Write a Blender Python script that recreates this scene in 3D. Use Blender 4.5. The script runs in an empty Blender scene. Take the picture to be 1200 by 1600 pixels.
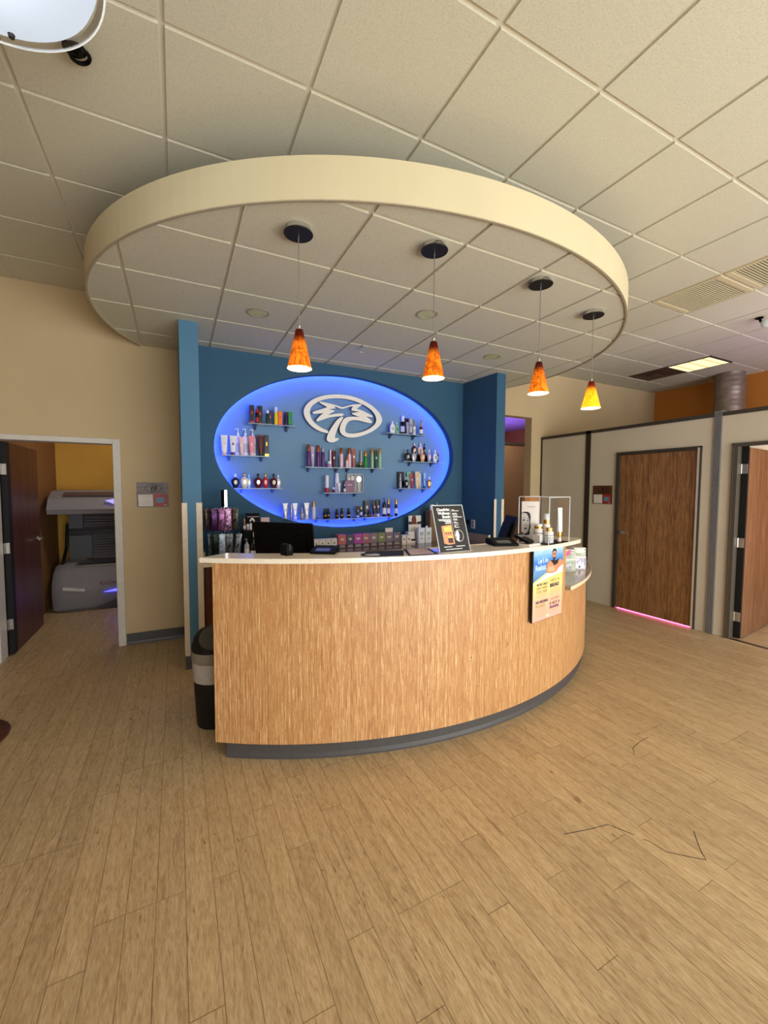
import bpy, bmesh, math, random
from mathutils import Vector, Matrix
from mathutils.geometry import tessellate_polygon
S = bpy.context.scene
COL = S.collection
PI = math.pi
random.seed(7)

# ------------------------------------------------------------------ camera
F_PX, YAW, PITCH, ROLL = 645.75, -0.4661, -0.0554, 0.0032
cam_d = bpy.data.cameras.new('camera')
cam = bpy.data.objects.new('camera', cam_d)
COL.objects.link(cam)
cam_d.sensor_fit = 'HORIZONTAL'
cam_d.sensor_width = 36.0
cam_d.lens = 36.0 * F_PX / 1200.0
cam_d.clip_start = 0.05
fw = Vector((-math.sin(YAW) * math.cos(PITCH), math.cos(YAW) * math.cos(PITCH), math.sin(PITCH)))
rt = Vector((math.cos(YAW), math.sin(YAW), 0))
up = rt.cross(fw)
r2 = rt * math.cos(ROLL) + up * math.sin(ROLL)
u2 = up * math.cos(ROLL) - rt * math.sin(ROLL)
M = Matrix((r2, u2, -fw)).transposed().to_4x4()
M.translation = Vector((0, 0, 1.6))
cam.matrix_world = M
S.camera = cam

# ------------------------------------------------------------------ light and exposure
S.view_settings.view_transform = 'Standard'
S.view_settings.look = 'None'
S.view_settings.gamma = 1.0
S.view_settings.use_curve_mapping = False
S.view_settings.exposure = 0.76
W = bpy.data.worlds.new('world')
S.world = W
W.use_nodes = True
W.node_tree.nodes['Background'].inputs[0].default_value = (0.96, 0.98, 1.0, 1)
W.node_tree.nodes['Background'].inputs[1].default_value = 0.8


def area(name, loc, target, sx, sy, power, color):
    d = bpy.data.lights.new(name, 'AREA')
    d.shape = 'RECTANGLE'
    d.size, d.size_y, d.energy, d.color = sx, sy, power, color
    o = bpy.data.objects.new(name, d)
    COL.objects.link(o)
    o.location = loc
    o.rotation_euler = (Vector(target) - Vector(loc)).to_track_quat('-Z', 'Y').to_euler()
    return o


def point(name, loc, power, color, r=0.03):
    d = bpy.data.lights.new(name, 'POINT')
    d.energy, d.color, d.shadow_soft_size = power, color, r
    o = bpy.data.objects.new(name, d)
    COL.objects.link(o)
    o.location = loc
    return o


area('storefront_daylight', (3.9, -2.55, 1.45), (2.4, 4.0, 1.8), 8.0, 2.3, 185, (0.95, 0.98, 1.0))
area('storefront_ground_bounce', (3.2, -2.45, 0.5), (2.0, 1.0, 3.4), 7.4, 0.9, 80, (1.0, 0.98, 0.93))
area('purple_booth_light', (6.9, 1.2, 2.1), (6.9, 1.2, 3.4), 1.4, 1.6, 9, (0.42, 0.2, 1.0))
point('purple_booth_glow', (6.0, 1.5, 1.0), 2.0, (0.4, 0.2, 1.0), 0.1)
area('hall_fill', (5.6, 5.8, 3.2), (5.7, 6.2, 0), 0.6, 0.3, 14, (1.0, 0.85, 0.7))  # added warm fill that brightens the brown hall panel
area('purple_hall_light', (7.0, 8.4, 2.3), (7.0, 8.4, 3.4), 2.0, 1.6, 30, (0.25, 0.12, 1.0))
area('room_fill', (-0.2, 5.7, 2.75), (-0.4, 7.2, 1.0), 0.5, 0.3, 8, (1.0, 0.88, 0.76))  # added fill aimed at the bed and back wall of the side room

# ------------------------------------------------------------------ materials


def lin(c):
    if isinstance(c, str):
        c = [int(c[i:i + 2], 16) / 255 for i in (0, 2, 4)]
        c = [x / 12.92 if x <= 0.04045 else ((x + 0.055) / 1.055) ** 2.4 for x in c]
    return (c[0], c[1], c[2], 1)


MATS = {}


class N:
    def __init__(self, name, rough=0.5, metal=0.0):
        self.m = bpy.data.materials.new(name)
        self.m.use_nodes = True
        self.t = self.m.node_tree
        self.b = self.t.nodes['Principled BSDF']
        self.b.inputs['Roughness'].default_value = rough
        self.b.inputs['Metallic'].default_value = metal
        MATS[name] = self.m

    def n(self, typ, **kw):
        x = self.t.nodes.new(typ)
        for k, v in kw.items():
            if hasattr(x, k) and not isinstance(v, tuple) or k in ('operation', 'data_type', 'blend_type', 'noise_dimensions'):
                try:
                    setattr(x, k, v)
                    continue
                except Exception:
                    pass
            x.inputs[k.replace('_', ' ')].default_value = v
        return x

    def l(self, a, ai, b, bi):
        self.t.links.new(a.outputs[ai], b.inputs[bi])

    def math(self, op, a, b=None, c=None):
        x = self.t.nodes.new('ShaderNodeMath')
        x.operation = op
        for i, v in enumerate((a, b, c)):
            if v is None:
                continue
            if isinstance(v, (int, float)):
                x.inputs[i].default_value = v
            else:
                self.t.links.new(v, x.inputs[i])
        return x.outputs[0]

    def noise(self, vec, scale, detail=3, rough=0.5, dist=0.0):
        x = self.t.nodes.new('ShaderNodeTexNoise')
        x.inputs['Scale'].default_value = scale
        x.inputs['Detail'].default_value = detail
        x.inputs['Roughness'].default_value = rough
        x.inputs['Distortion'].default_value = dist
        if vec is not None:
            self.t.links.new(vec, x.inputs['Vector'])
        return x.outputs['Fac']

    def mapping(self, out, scale=(1, 1, 1), loc=(0, 0, 0)):
        x = self.t.nodes.new('ShaderNodeMapping')
        x.inputs['Scale'].default_value = scale
        x.inputs['Location'].default_value = loc
        self.t.links.new(out, x.inputs['Vector'])
        return x.outputs[0]

    def ramp(self, fac, stops):
        x = self.t.nodes.new('ShaderNodeValToRGB')
        cr = x.color_ramp
        while len(cr.elements) < len(stops):
            cr.elements.new(0.5)
        for e, (p, c) in zip(cr.elements, stops):
            e.position = p
            e.color = lin(c)
        self.t.links.new(fac, x.inputs[0])
        return x.outputs[0]

    def mix(self, fac, a, b, bt='MIX'):
        x = self.t.nodes.new('ShaderNodeMix')
        x.data_type = 'RGBA'
        x.blend_type = bt
        for i, v in ((0, fac), (6, a), (7, b)):
            if isinstance(v, (int, float)):
                x.inputs[i].default_value = v
            elif isinstance(v, (str, tuple)):
                x.inputs[i].default_value = lin(v)
            else:
                self.t.links.new(v, x.inputs[i])
        return x.outputs[2]

    def color(self, out):
        self.t.links.new(out, self.b.inputs['Base Color'])

    def bump(self, h, strength=0.2, dist=0.01):
        x = self.t.nodes.new('ShaderNodeBump')
        x.inputs['Strength'].default_value = strength
        x.inputs['Distance'].default_value = dist
        self.t.links.new(h, x.inputs['Height'])
        self.t.links.new(x.outputs[0], self.b.inputs['Normal'])

    def coord(self, which='Object'):
        return self.t.nodes.new('ShaderNodeTexCoord').outputs[which]

    def pos(self):
        return self.t.nodes.new('ShaderNodeNewGeometry').outputs['Position']


def plain(name, c, rough=0.5, metal=0.0, var=0.06, scale=30, bump=0.0, trans=0.0, ior=1.45, alpha=1.0, coat=0.0):
    """colour with a slight procedural mottling"""
    if name in MATS:
        return MATS[name]
    a = N(name, rough, metal)
    base = lin(c)
    f = a.noise(a.coord(), scale, 4)
    lo = tuple(x * (1 - var) for x in base[:3])
    hi = tuple(min(1, x * (1 + var)) for x in base[:3])
    a.color(a.ramp(f, [(0.3, lo), (0.7, hi)]))
    if bump:
        a.bump(f, bump, 0.003)
    a.b.inputs['Transmission Weight'].default_value = trans
    a.b.inputs['IOR'].default_value = ior
    a.b.inputs['Alpha'].default_value = alpha
    a.b.inputs['Coat Weight'].default_value = coat
    return a.m


def emit(name, c, s, base=None):
    if name in MATS:
        return MATS[name]
    a = N(name, 0.5)
    a.b.inputs['Base Color'].default_value = lin(base or c)
    a.b.inputs['Emission Color'].default_value = lin(c)
    a.b.inputs['Emission Strength'].default_value = s
    return a.m


def wall_paint(name, c, var=0.05, blotch=None):
    a = N(name, 0.75)
    p = a.pos()
    f1 = a.noise(p, 1.3, 3)
    base = lin(c)[:3]
    col = a.ramp(f1, [(0.3, tuple(x * (1 - var) for x in base)), (0.7, tuple(x * (1 + var) for x in base))])
    a.color(col)
    a.bump(a.noise(p, 180, 2), 0.12, 0.002)
    return a.m


def mk_floor():
    a = N('plank_floor', 0.42)
    sep = a.t.nodes.new('ShaderNodeSeparateXYZ')
    a.t.links.new(a.pos(), sep.inputs[0])
    x, y = sep.outputs[0], sep.outputs[1]
    PW = 0.1018
    rx = a.math('DIVIDE', x, PW)
    row = a.math('FLOOR', rx)
    fx = a.math('FRACT', rx)
    wn = a.t.nodes.new('ShaderNodeTexWhiteNoise')
    wn.noise_dimensions = '1D'
    a.t.links.new(row, wn.inputs['W'])
    off = a.math('MULTIPLY', a.math('FLOOR', a.math('MULTIPLY', wn.outputs['Value'], 6)), 0.1524)
    ry = a.math('DIVIDE', a.math('ADD', a.math('SUBTRACT', y, 0.831), off), 0.9144)
    fy = a.math('FRACT', ry)
    cell = a.math('ADD', a.math('MULTIPLY', row, 17.31), a.math('MULTIPLY', a.math('FLOOR', ry), 3.77))
    wn2 = a.t.nodes.new('ShaderNodeTexWhiteNoise')
    wn2.noise_dimensions = '1D'
    a.t.links.new(cell, wn2.inputs['W'])
    plank = wn2.outputs['Value']
    # grain: stretched along the plank, shifted per plank
    comb = a.t.nodes.new('ShaderNodeCombineXYZ')
    a.t.links.new(a.math('MULTIPLY', x, 34.0), comb.inputs[0])
    a.t.links.new(a.math('MULTIPLY', y, 4.5), comb.inputs[1])
    a.t.links.new(a.math('MULTIPLY', plank, 40.0), comb.inputs[2])
    g1 = a.noise(comb.outputs[0], 1.0, 8, 0.7, 1.6)
    comb2 = a.t.nodes.new('ShaderNodeCombineXYZ')
    a.t.links.new(a.math('MULTIPLY', x, 260.0), comb2.inputs[0])
    a.t.links.new(a.math('MULTIPLY', y, 28.0), comb2.inputs[1])
    a.t.links.new(a.math('MULTIPLY', plank, 90.0), comb2.inputs[2])
    g2 = a.noise(comb2.outputs[0], 1.0, 3, 0.6)
    base = a.ramp(g1, [(0.3, '8C7048'), (0.43, 'B0956A'), (0.58, 'C4AC82'), (0.72, 'D6C29C')])
    base = a.mix(0.4, base, a.ramp(g2, [(0.3, '86694A'), (0.65, 'D6BE96')]), 'MIX')
    tint = a.ramp(plank, [(0.0, (0.90, 0.885, 0.87)), (0.5, (0.97, 0.965, 0.96)), (1.0, (1.05, 1.04, 1.03))])
    base = a.mix(1.0, base, tint, 'MULTIPLY')
    # knots
    kn = a.noise(a.mapping(a.pos(), (9, 4.5, 1)), 1.0, 2, 0.5, 0.4)
    kn = a.ramp(kn, [(0.0, (1, 1, 1)), (0.73, (1, 1, 1)), (0.82, (0.40, 0.32, 0.25))])
    base = a.mix(0.8, base, kn, 'MULTIPLY')
    # small dark flecks along the grain
    fk = a.noise(a.mapping(a.pos(), (90, 16, 1)), 1.0, 2, 0.6, 0.6)
    fk = a.ramp(fk, [(0.0, (1, 1, 1)), (0.62, (1, 1, 1)), (0.70, (0.55, 0.45, 0.35))])
    msk = a.noise(a.mapping(a.pos(), (5, 3, 1)), 1.0, 2)
    base = a.mix(a.ramp(msk, [(0.45, (0, 0, 0)), (0.6, (1, 1, 1))]), base, a.mix(1.0, base, fk, 'MULTIPLY'))
    # seams
    ex = a.math('MINIMUM', fx, a.math('SUBTRACT', 1.0, fx))
    sx = a.math('LESS_THAN', ex, 0.014)
    ey = a.math('MINIMUM', fy, a.math('SUBTRACT', 1.0, fy))
    sy = a.math('LESS_THAN', ey, 0.0016)
    seam = a.math('MAXIMUM', sx, sy)
    wob = a.noise(a.pos(), 5.0, 2)
    seam = a.math('MULTIPLY', seam, a.math('ADD', a.math('MULTIPLY', wob, 0.9), 0.15))
    base = a.mix(seam, base, '3E2A18')
    a.color(base)
    a.t.links.new(a.math('ADD', a.math('MULTIPLY', g2, 0.15), 0.34), a.b.inputs['Roughness'])
    a.bump(a.math('SUBTRACT', g2, a.math('MULTIPLY', seam, 1.5)), 0.18, 0.002)
    return a.m


def mk_strip_wood(name, cols, su=170.0, sv=7.0, rough=0.42, blur=0.5):
    """laminate of fine broken vertical strips, u across and v up, in metres"""
    a = N(name, rough)
    c = a.coord('UV')
    sp = a.t.nodes.new('ShaderNodeSeparateXYZ')
    a.t.links.new(c, sp.inputs[0])
    u, v = sp.outputs[0], sp.outputs[1]
    layers = []
    for k, (fu, fv) in enumerate(((su, sv), (su * 0.53, sv * 0.7), (su * 1.9, sv * 1.3))):
        uu = a.math('ADD', a.math('MULTIPLY', u, fu), 13.7 * k)
        col = a.math('FLOOR', uu)
        w1 = a.t.nodes.new('ShaderNodeTexWhiteNoise')
        w1.noise_dimensions = '1D'
        a.t.links.new(col, w1.inputs['W'])
        row = a.math('FLOOR', a.math('ADD', a.math('MULTIPLY', v, fv), a.math('MULTIPLY', w1.outputs['Value'], 31.0)))
        w2 = a.t.nodes.new('ShaderNodeTexWhiteNoise')
        w2.noise_dimensions = '2D'
        cb = a.t.nodes.new('ShaderNodeCombineXYZ')
        a.t.links.new(col, cb.inputs[0])
        a.t.links.new(row, cb.inputs[1])
        a.t.links.new(cb.outputs[0], w2.inputs['Vector'])
        layers.append(a.math('ADD', a.math('MULTIPLY', w2.outputs['Value'], 0.6), a.math('MULTIPLY', w1.outputs['Value'], 0.4)))
    g = a.noise(a.mapping(c, (su * 0.1, sv * 0.35, 1)), 1.0, 2)
    m1 = a.math('ADD', a.math('MULTIPLY', layers[0], 0.56), a.math('MULTIPLY', layers[1], 0.13))
    m2 = a.math('ADD', a.math('MULTIPLY', layers[2], 0.28), a.math('MULTIPLY', g, 0.03))
    f = a.math('ADD', m1, m2)
    a.color(a.ramp(f, [(0.2, cols[0]), (0.42, cols[1]), (0.60, cols[2]), (0.80, cols[3])]))
    a.bump(f, 0.05, 0.0006)
    return a.m


def mk_ceiling(name, c):
    a = N(name, 0.85)
    p = a.pos()
    f = a.noise(p, 120, 4, 0.7)
    base = lin(c)[:3]
    a.color(a.ramp(f, [(0.32, tuple(x * 0.86 for x in base)), (0.5, base), (0.7, tuple(min(1, x * 1.05) for x in base))]))
    a.bump(f, 0.35, 0.004)
    return a.m


def mk_amber():
    a = N('amber_glass', 0.25)
    c = a.coord()
    sep = a.t.nodes.new('ShaderNodeSeparateXYZ')
    a.t.links.new(c, sep.inputs[0])
    z = sep.outputs[2]
    info = a.t.nodes.new('ShaderNodeObjectInfo')
    cm = a.t.nodes.new('ShaderNodeVectorMath')
    cm.operation = 'ADD'
    a.t.links.new(a.mapping(c, (14, 14, 8)), cm.inputs[0])
    a.t.links.new(info.outputs['Location'], cm.inputs[1])
    w = a.noise(cm.outputs[0], 1.0, 2, 0.5, 2.2)
    vein = a.math('ABSOLUTE', a.math('SUBTRACT', w, 0.5))
    col = a.ramp(vein, [(0.0, 'AE500C'), (0.03, 'DE7A14'), (0.08, 'F09020'), (0.3, 'F8A42C')])
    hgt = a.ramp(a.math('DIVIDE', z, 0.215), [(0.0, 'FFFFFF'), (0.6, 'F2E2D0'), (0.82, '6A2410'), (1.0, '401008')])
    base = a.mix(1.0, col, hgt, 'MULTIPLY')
    a.color(base)
    a.t.links.new(base, a.b.inputs['Emission Color'])
    a.b.inputs['Emission Strength'].default_value = 0.68
    a.b.inputs['Subsurface Weight'].default_value = 0.0
    tr = a.t.nodes.new('ShaderNodeBsdfTranslucent')
    a.t.links.new(base, tr.inputs[0])
    mx = a.t.nodes.new('ShaderNodeMixShader')
    mx.inputs[0].default_value = 0.5
    out = a.t.nodes['Material Output']
    a.t.links.new(a.b.outputs[0], mx.inputs[1])
    a.t.links.new(tr.outputs[0], mx.inputs[2])
    a.t.links.new(mx.outputs[0], out.inputs[0])
    return a.m


def mk_quartz():
    a = N('cream_quartz', 0.12)
    f = a.noise(a.pos(), 260, 2, 0.6)
    a.color(a.ramp(f, [(0.3, 'B9A98C'), (0.4, 'E4DAC4'), (0.62, 'EDE5D2'), (0.75, 'F8F4E8')]))
    return a.m


def mk_glass(name='clear_acrylic', tint=(1, 1, 1), fac=0.1, rough=0.02):
    """thin clear sheet: mostly see-through with a gloss"""
    a = N(name, rough)
    a.t.nodes.remove(a.b)
    tr = a.t.nodes.new('ShaderNodeBsdfTransparent')
    tr.inputs[0].default_value = (tint[0], tint[1], tint[2], 1)
    gl = a.t.nodes.new('ShaderNodeBsdfGlossy')
    gl.inputs['Roughness'].default_value = rough
    fr = a.t.nodes.new('ShaderNodeFresnel')
    fr.inputs[0].default_value = 1.45
    mx = a.t.nodes.new('ShaderNodeMixShader')
    a.t.links.new(a.math('ADD', a.math('MULTIPLY', fr.outputs[0], 0.6), fac * 0.3), mx.inputs[0])
    a.t.links.new(tr.outputs[0], mx.inputs[1])
    a.t.links.new(gl.outputs[0], mx.inputs[2])
    a.t.links.new(mx.outputs[0], a.t.nodes['Material Output'].inputs[0])
    return a.m


FLOOR = mk_floor()
DESKWOOD = mk_strip_wood('desk_laminate', ['9C6A3E', 'B88656', 'C4945F', 'EAC692'], 330, 15)
DOORWOOD = mk_strip_wood('door_laminate', ['5A3A1E', '7C5430', '92683E', 'A87C4E'], 170, 9, 0.4)
CABWOOD = mk_strip_wood('cabinet_laminate', ['3A180C', '4C2414', '5A2E1A', '683822'], 60, 2, 0.4)
DARKDOOR = mk_strip_wood('maroon_door_veneer', ['42201A', '4C261E', '542C22', '5C3226'], 30, 1.5, 0.4)
TILE = mk_ceiling('ceiling_tile', 'CECAB4')
TEE = plain('ceiling_tee', 'DAD4C2', 0.6, var=0.02)
TAN = wall_paint('tan_paint', 'C4AE86')
ORANGE = wall_paint('ochre_orange_paint', 'C88030')
OCHRE = wall_paint('ochre_yellow_paint', 'CE9E3E', 0.12)
TEAL = wall_paint('teal_blue_paint', '2C5672', 0.06)
NICHE = wall_paint('grey_blue_paint', '6C90AC', 0.05)
PANEL = wall_paint('partition_vinyl', 'CDC3AE', 0.05)
HALLP = plain('hall_panel', '8A6C50', 0.6, scale=2)
FASCIA = plain('fascia_cream', 'CFC4A0', 0.6, var=0.03, scale=3)
FLIP = plain('fascia_lip', 'A69A80', 0.6)
TRIMG = plain('bronze_trim', '4A433A', 0.4, 0.3)
TRIMR = plain('grey_ribbed_metal', '8A8888', 0.35, 0.25)
ALU = plain('brushed_aluminium', 'C9C6BE', 0.28, 0.9)
CHROME = plain('chrome', 'D8D8D8', 0.12, 1.0, var=0.02)
STEEL = plain('dark_brushed_steel', '181513', 0.6)
BRACKET = plain('bracket_grey', '5E6266', 0.35, 0.4)
RUB = plain('charcoal_rubber', '4C4A4A', 0.35)
BLACK = plain('black_plastic', '0C0C0D', 0.5)
BLACK.node_tree.nodes['Principled BSDF'].inputs['Specular IOR Level'].default_value = 0.12
BLACKM = plain('black_matt', '0A0A0A', 0.6)
CREAM = plain('cream_corner_guard', 'D9CBB4', 0.5)
DOORFR = plain('white_painted_frame', 'CFCAC0', 0.45)
QUARTZ = mk_quartz()
TAUPE = plain('taupe_worktop', 'A0907A', 0.1, var=0.06, scale=80)
ACR = mk_glass()
ACREDGE = plain('acrylic_edge', 'E8EEF0', 0.15, var=0.02, alpha=0.75)
SHELFG = mk_glass('shelf_glass', (0.9, 0.96, 0.95), 0.3)
SHELFEDGE = plain('glass_edge', '9EB2BC', 0.15, var=0.02)
AMBER = mk_amber()
WHITE = plain('white_paint', 'EFEBE4', 0.45, var=0.02)
PAPER = plain('paper_white', 'E8E2DA', 0.7, var=0.02)
LEDBLUE = emit('blue_led', (0.045, 0.10, 1.0), 58)

PAL = dict(blk='0C0B0D', red='C81E28', grn_d='123A22', wht='ECEAEC', pur_d='32204A', ora='E8762A', yel='F0CE1E', pnk_h='E8287A',
           brn='5A3420', grn='1C8A34', blu='1E5AA0', pnk_l='EFC4C4', pur='5A2C6E', gry='B8BCC4', pnk='E88C9C', red_d='5A0E18', gold='D2A24A',
           nav='1A1C34', crm='E6DCC2', ice='C8E0EA', mar='4A1220', cop='B4663A', lil='B4A0C4', sil='B2B4BA', pur_l='B58CB8', ros='9A5A50',
           grn_l='96C48C', wht2='B02030', plum='6E3058', pch='D89C70', bei='D8C0A0', yel_l='E6DC9A', sky='9CC4D8', tea='1E6A78', clear='D8DCDC')


def pm(k):
    metal = {'gold': 0.85, 'cop': 0.85, 'sil': 0.4}.get(k, 0.0)
    rough = 0.25 if metal else 0.3
    return plain('pack_' + k, PAL[k], rough, metal, 0.08, 60)


# ------------------------------------------------------------------ mesh helpers
ORI = {}


class MB:
    def __init__(self):
        self.v, self.f, self.uv = [], [], []

    def quad(self, pts, mi=0, uv=None):
        i = len(self.v)
        self.v += [tuple(p) for p in pts]
        self.f.append((tuple(range(i, i + len(pts))), mi, uv))
        return self

    def box(self, x0, x1, y0, y1, z0, z1, mi=0):
        x0, x1 = sorted((x0, x1)); y0, y1 = sorted((y0, y1)); z0, z1 = sorted((z0, z1))
        i = len(self.v)
        self.v += [(x0, y0, z0), (x1, y0, z0), (x1, y1, z0), (x0, y1, z0), (x0, y0, z1), (x1, y0, z1), (x1, y1, z1), (x0, y1, z1)]
        for q, ax in (((0, 3, 2, 1), 'z'), ((4, 5, 6, 7), 'z'), ((0, 1, 5, 4), 'y'), ((2, 3, 7, 6), 'y'), ((1, 2, 6, 5), 'x'), ((3, 0, 4, 7), 'x')):
            uv = []
            for k in q:
                p = self.v[i + k]
                uv.append((p[0], p[2]) if ax == 'y' else ((p[1], p[2]) if ax == 'x' else (p[0], p[1])))
            self.f.append((tuple(i + k for k in q), mi, uv))
        return self

    def prism(self, poly, O, U, V, t, mi=0, base=0.0):
        """polygon (u,v) in the frame O,U,V given thickness t along U x V, starting at offset base"""
        O, U, V = Vector(O), Vector(U), Vector(V)
        Nn = U.cross(V).normalized()
        n = len(poly)
        ar = sum(poly[k][0] * poly[(k + 1) % n][1] - poly[(k + 1) % n][0] * poly[k][1] for k in range(n))
        if ar < 0:
            poly = poly[::-1]
        i = len(self.v)
        for off in (base, base + t):
            for a, b in poly:
                self.v.append(tuple(O + U * a + V * b + Nn * off))
        tris = tessellate_polygon([[Vector((a, b, 0)) for a, b in poly]])
        for tr in tris:
            a, b, c = tr
            A, B, Cc = poly[a], poly[b], poly[c]
            if (B[0] - A[0]) * (Cc[1] - A[1]) - (B[1] - A[1]) * (Cc[0] - A[0]) < 0:
                a, c = c, a
            self.f.append(((i + n + a, i + n + b, i + n + c), mi, [poly[a], poly[b], poly[c]]))
            self.f.append(((i + c, i + b, i + a), mi, [poly[c], poly[b], poly[a]]))
        for k in range(n):
            k2 = (k + 1) % n
            self.f.append(((i + k, i + k2, i + n + k2, i + n + k), mi, None))
        return self

    def lathe(self, prof, cx=0, cy=0, cz=0, seg=20, sy=1.0, mi=0, caps=True, axis='z', rot=None):
        i = len(self.v)
        m = len(prof)
        for r, z in prof:
            for k in range(seg):
                a = 2 * PI * k / seg
                p = (r * math.cos(a), r * math.sin(a) * sy, z)
                if axis == 'y':
                    p = (p[0], -p[2], p[1])
                elif axis == 'x':
                    p = (p[2], p[1], -p[0])
                if rot:
                    p = tuple(rot @ Vector(p))
                self.v.append((cx + p[0], cy + p[1], cz + p[2]))
        for j in range(m - 1):
            for k in range(seg):
                k2 = (k + 1) % seg
                self.f.append(((i + j * seg + k, i + j * seg + k2, i + (j + 1) * seg + k2, i + (j + 1) * seg + k), mi, None))
        if caps:
            if prof[0][0] > 1e-5:
                self.f.append((tuple(i + k for k in range(seg))[::-1], mi, None))
            if prof[-1][0] > 1e-5:
                self.f.append((tuple(i + (m - 1) * seg + k for k in range(seg)), mi, None))
        return self

    def tube(self, pts, r, seg=8, mi=0, closed=False):
        pts = [Vector(p) for p in pts]
        i = len(self.v)
        n = len(pts)
        prev = None
        for j, p in enumerate(pts):
            if closed:
                d = pts[(j + 1) % n] - pts[j - 1]
            else:
                d = pts[min(j + 1, n - 1)] - pts[max(j - 1, 0)]
            d.normalize()
            a = Vector((0, 0, 1)) if abs(d.z) < 0.9 else Vector((1, 0, 0))
            if prev is None:
                u = d.cross(a).normalized()
            else:
                u = (prev - d * prev.dot(d)).normalized()
            prev = u
            w = d.cross(u)
            for k in range(seg):
                t = 2 * PI * k / seg
                self.v.append(tuple(p + u * (r * math.cos(t)) + w * (r * math.sin(t))))
        for j in range(n if closed else n - 1):
            j2 = (j + 1) % n
            for k in range(seg):
                k2 = (k + 1) % seg
                self.f.append(((i + j * seg + k, i + j * seg + k2, i + j2 * seg + k2, i + j2 * seg + k), mi, None))
        if not closed:
            self.f.append((tuple(i + k for k in range(seg))[::-1], mi, None))
            self.f.append((tuple(i + (n - 1) * seg + k for k in range(seg)), mi, None))
        return self

    def loft(self, secs, mi=0):
        """secs: closed rings of equal length"""
        i = len(self.v)
        m = len(secs[0])
        for s in secs:
            self.v += [tuple(p) for p in s]
        for j in range(len(secs) - 1):
            for k in range(m):
                k2 = (k + 1) % m
                self.f.append(((i + j * m + k, i + j * m + k2, i + (j + 1) * m + k2, i + (j + 1) * m + k), mi, None))
        self.f.append((tuple(i + k for k in range(m))[::-1], mi, None))
        self.f.append((tuple(i + (len(secs) - 1) * m + k for k in range(m)), mi, None))
        return self

    def build(self, name, mats, parent=None, smooth=False, bevel=0.0, origin=None, kind=None, label=None):
        if not isinstance(mats, (list, tuple)):
            mats = [mats]
        if parent is not None:
            o0 = ORI[parent.name]
        elif origin is not None:
            o0 = Vector(origin)
        else:
            xs = [p[0] for p in self.v]; ys = [p[1] for p in self.v]; zs = [p[2] for p in self.v]
            o0 = Vector(((min(xs) + max(xs)) / 2, (min(ys) + max(ys)) / 2, min(zs)))
        me = bpy.data.meshes.new(name)
        me.from_pydata([tuple(Vector(p) - o0) for p in self.v], [], [f[0] for f in self.f])
        for m in mats:
            me.materials.append(m)
        uvl = me.uv_layers.new(name='UVMap')
        for poly, f in zip(me.polygons, self.f):
            poly.material_index = f[1]
            if smooth:
                poly.use_smooth = True
            if f[2]:
                for li, uv in zip(poly.loop_indices, f[2]):
                    uvl.data[li].uv = uv
        if smooth:
            me.update()
            try:
                me.set_sharp_from_angle(angle=math.radians(40))
            except Exception:
                pass
        o = bpy.data.objects.new(name, me)
        COL.objects.link(o)
        if parent is not None:
            o.parent = parent
        else:
            o.location = o0
        ORI[o.name] = o0
        if bevel:
            b = o.modifiers.new('bevel', 'BEVEL')
            b.width = bevel
            b.segments = 2
            b.limit_method = 'ANGLE'
        if kind:
            o['kind'] = kind
        if label:
            o['label'] = label
        return o


def thing(name, label, cat, loc, group=None):
    o = bpy.data.objects.new(name, None)
    COL.objects.link(o)
    o.location = loc
    o.empty_display_size = 0.1
    o['label'], o['category'] = label, cat
    if group:
        o['group'] = group
    ORI[o.name] = Vector(loc)
    return o


def tag(o, label, cat, group=None):
    o['label'], o['category'] = label, cat
    if group:
        o['group'] = group
    return o


def struct_root(name, loc):
    o = bpy.data.objects.new(name, None)
    COL.objects.link(o)
    o.location = loc
    o['kind'] = 'structure'
    ORI[o.name] = Vector(loc)
    return o


def text(s, size, O, U, V, mat, parent, name='lettering', align='LEFT', bold=0.0, shear=0.0, ext=0.0004, sx=1.0, off=0.0008, spacing=1.0):
    """flat raised lettering; O is the baseline start in world space"""
    c = bpy.data.curves.new(name, 'FONT')
    c.body = s
    c.size = size
    c.extrude = ext
    c.offset = bold
    c.shear = shear
    c.align_x = align
    c.space_character = spacing
    c.resolution_u = 2
    t = bpy.data.objects.new('tmp_text', c)
    COL.objects.link(t)
    dg = bpy.context.evaluated_depsgraph_get()
    me = bpy.data.meshes.new_from_object(t.evaluated_get(dg))
    COL.objects.unlink(t)
    bpy.data.objects.remove(t)
    U, V = Vector(U).normalized(), Vector(V).normalized()
    Nn = U.cross(V)
    O = Vector(O)
    o0 = ORI[parent.name]
    for v in me.vertices:
        p = v.co.copy()
        v.co = O + U * (p.x * sx) + V * p.y + Nn * (p.z + off) - o0
    me.materials.clear()
    me.materials.append(mat)
    for p in me.polygons:
        p.material_index = 0
    o = bpy.data.objects.new(name, me)
    COL.objects.link(o)
    o.parent = parent
    ORI[o.name] = o0
    return o


def ellipse(cx, cy, a, b, n=32, t0=0.0, t1=2 * PI):
    return [(cx + a * math.cos(t0 + (t1 - t0) * k / n), cy + b * math.sin(t0 + (t1 - t0) * k / n)) for k in range(n + (0 if abs(t1 - t0 - 2 * PI) < 1e-6 else 1))]


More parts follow.
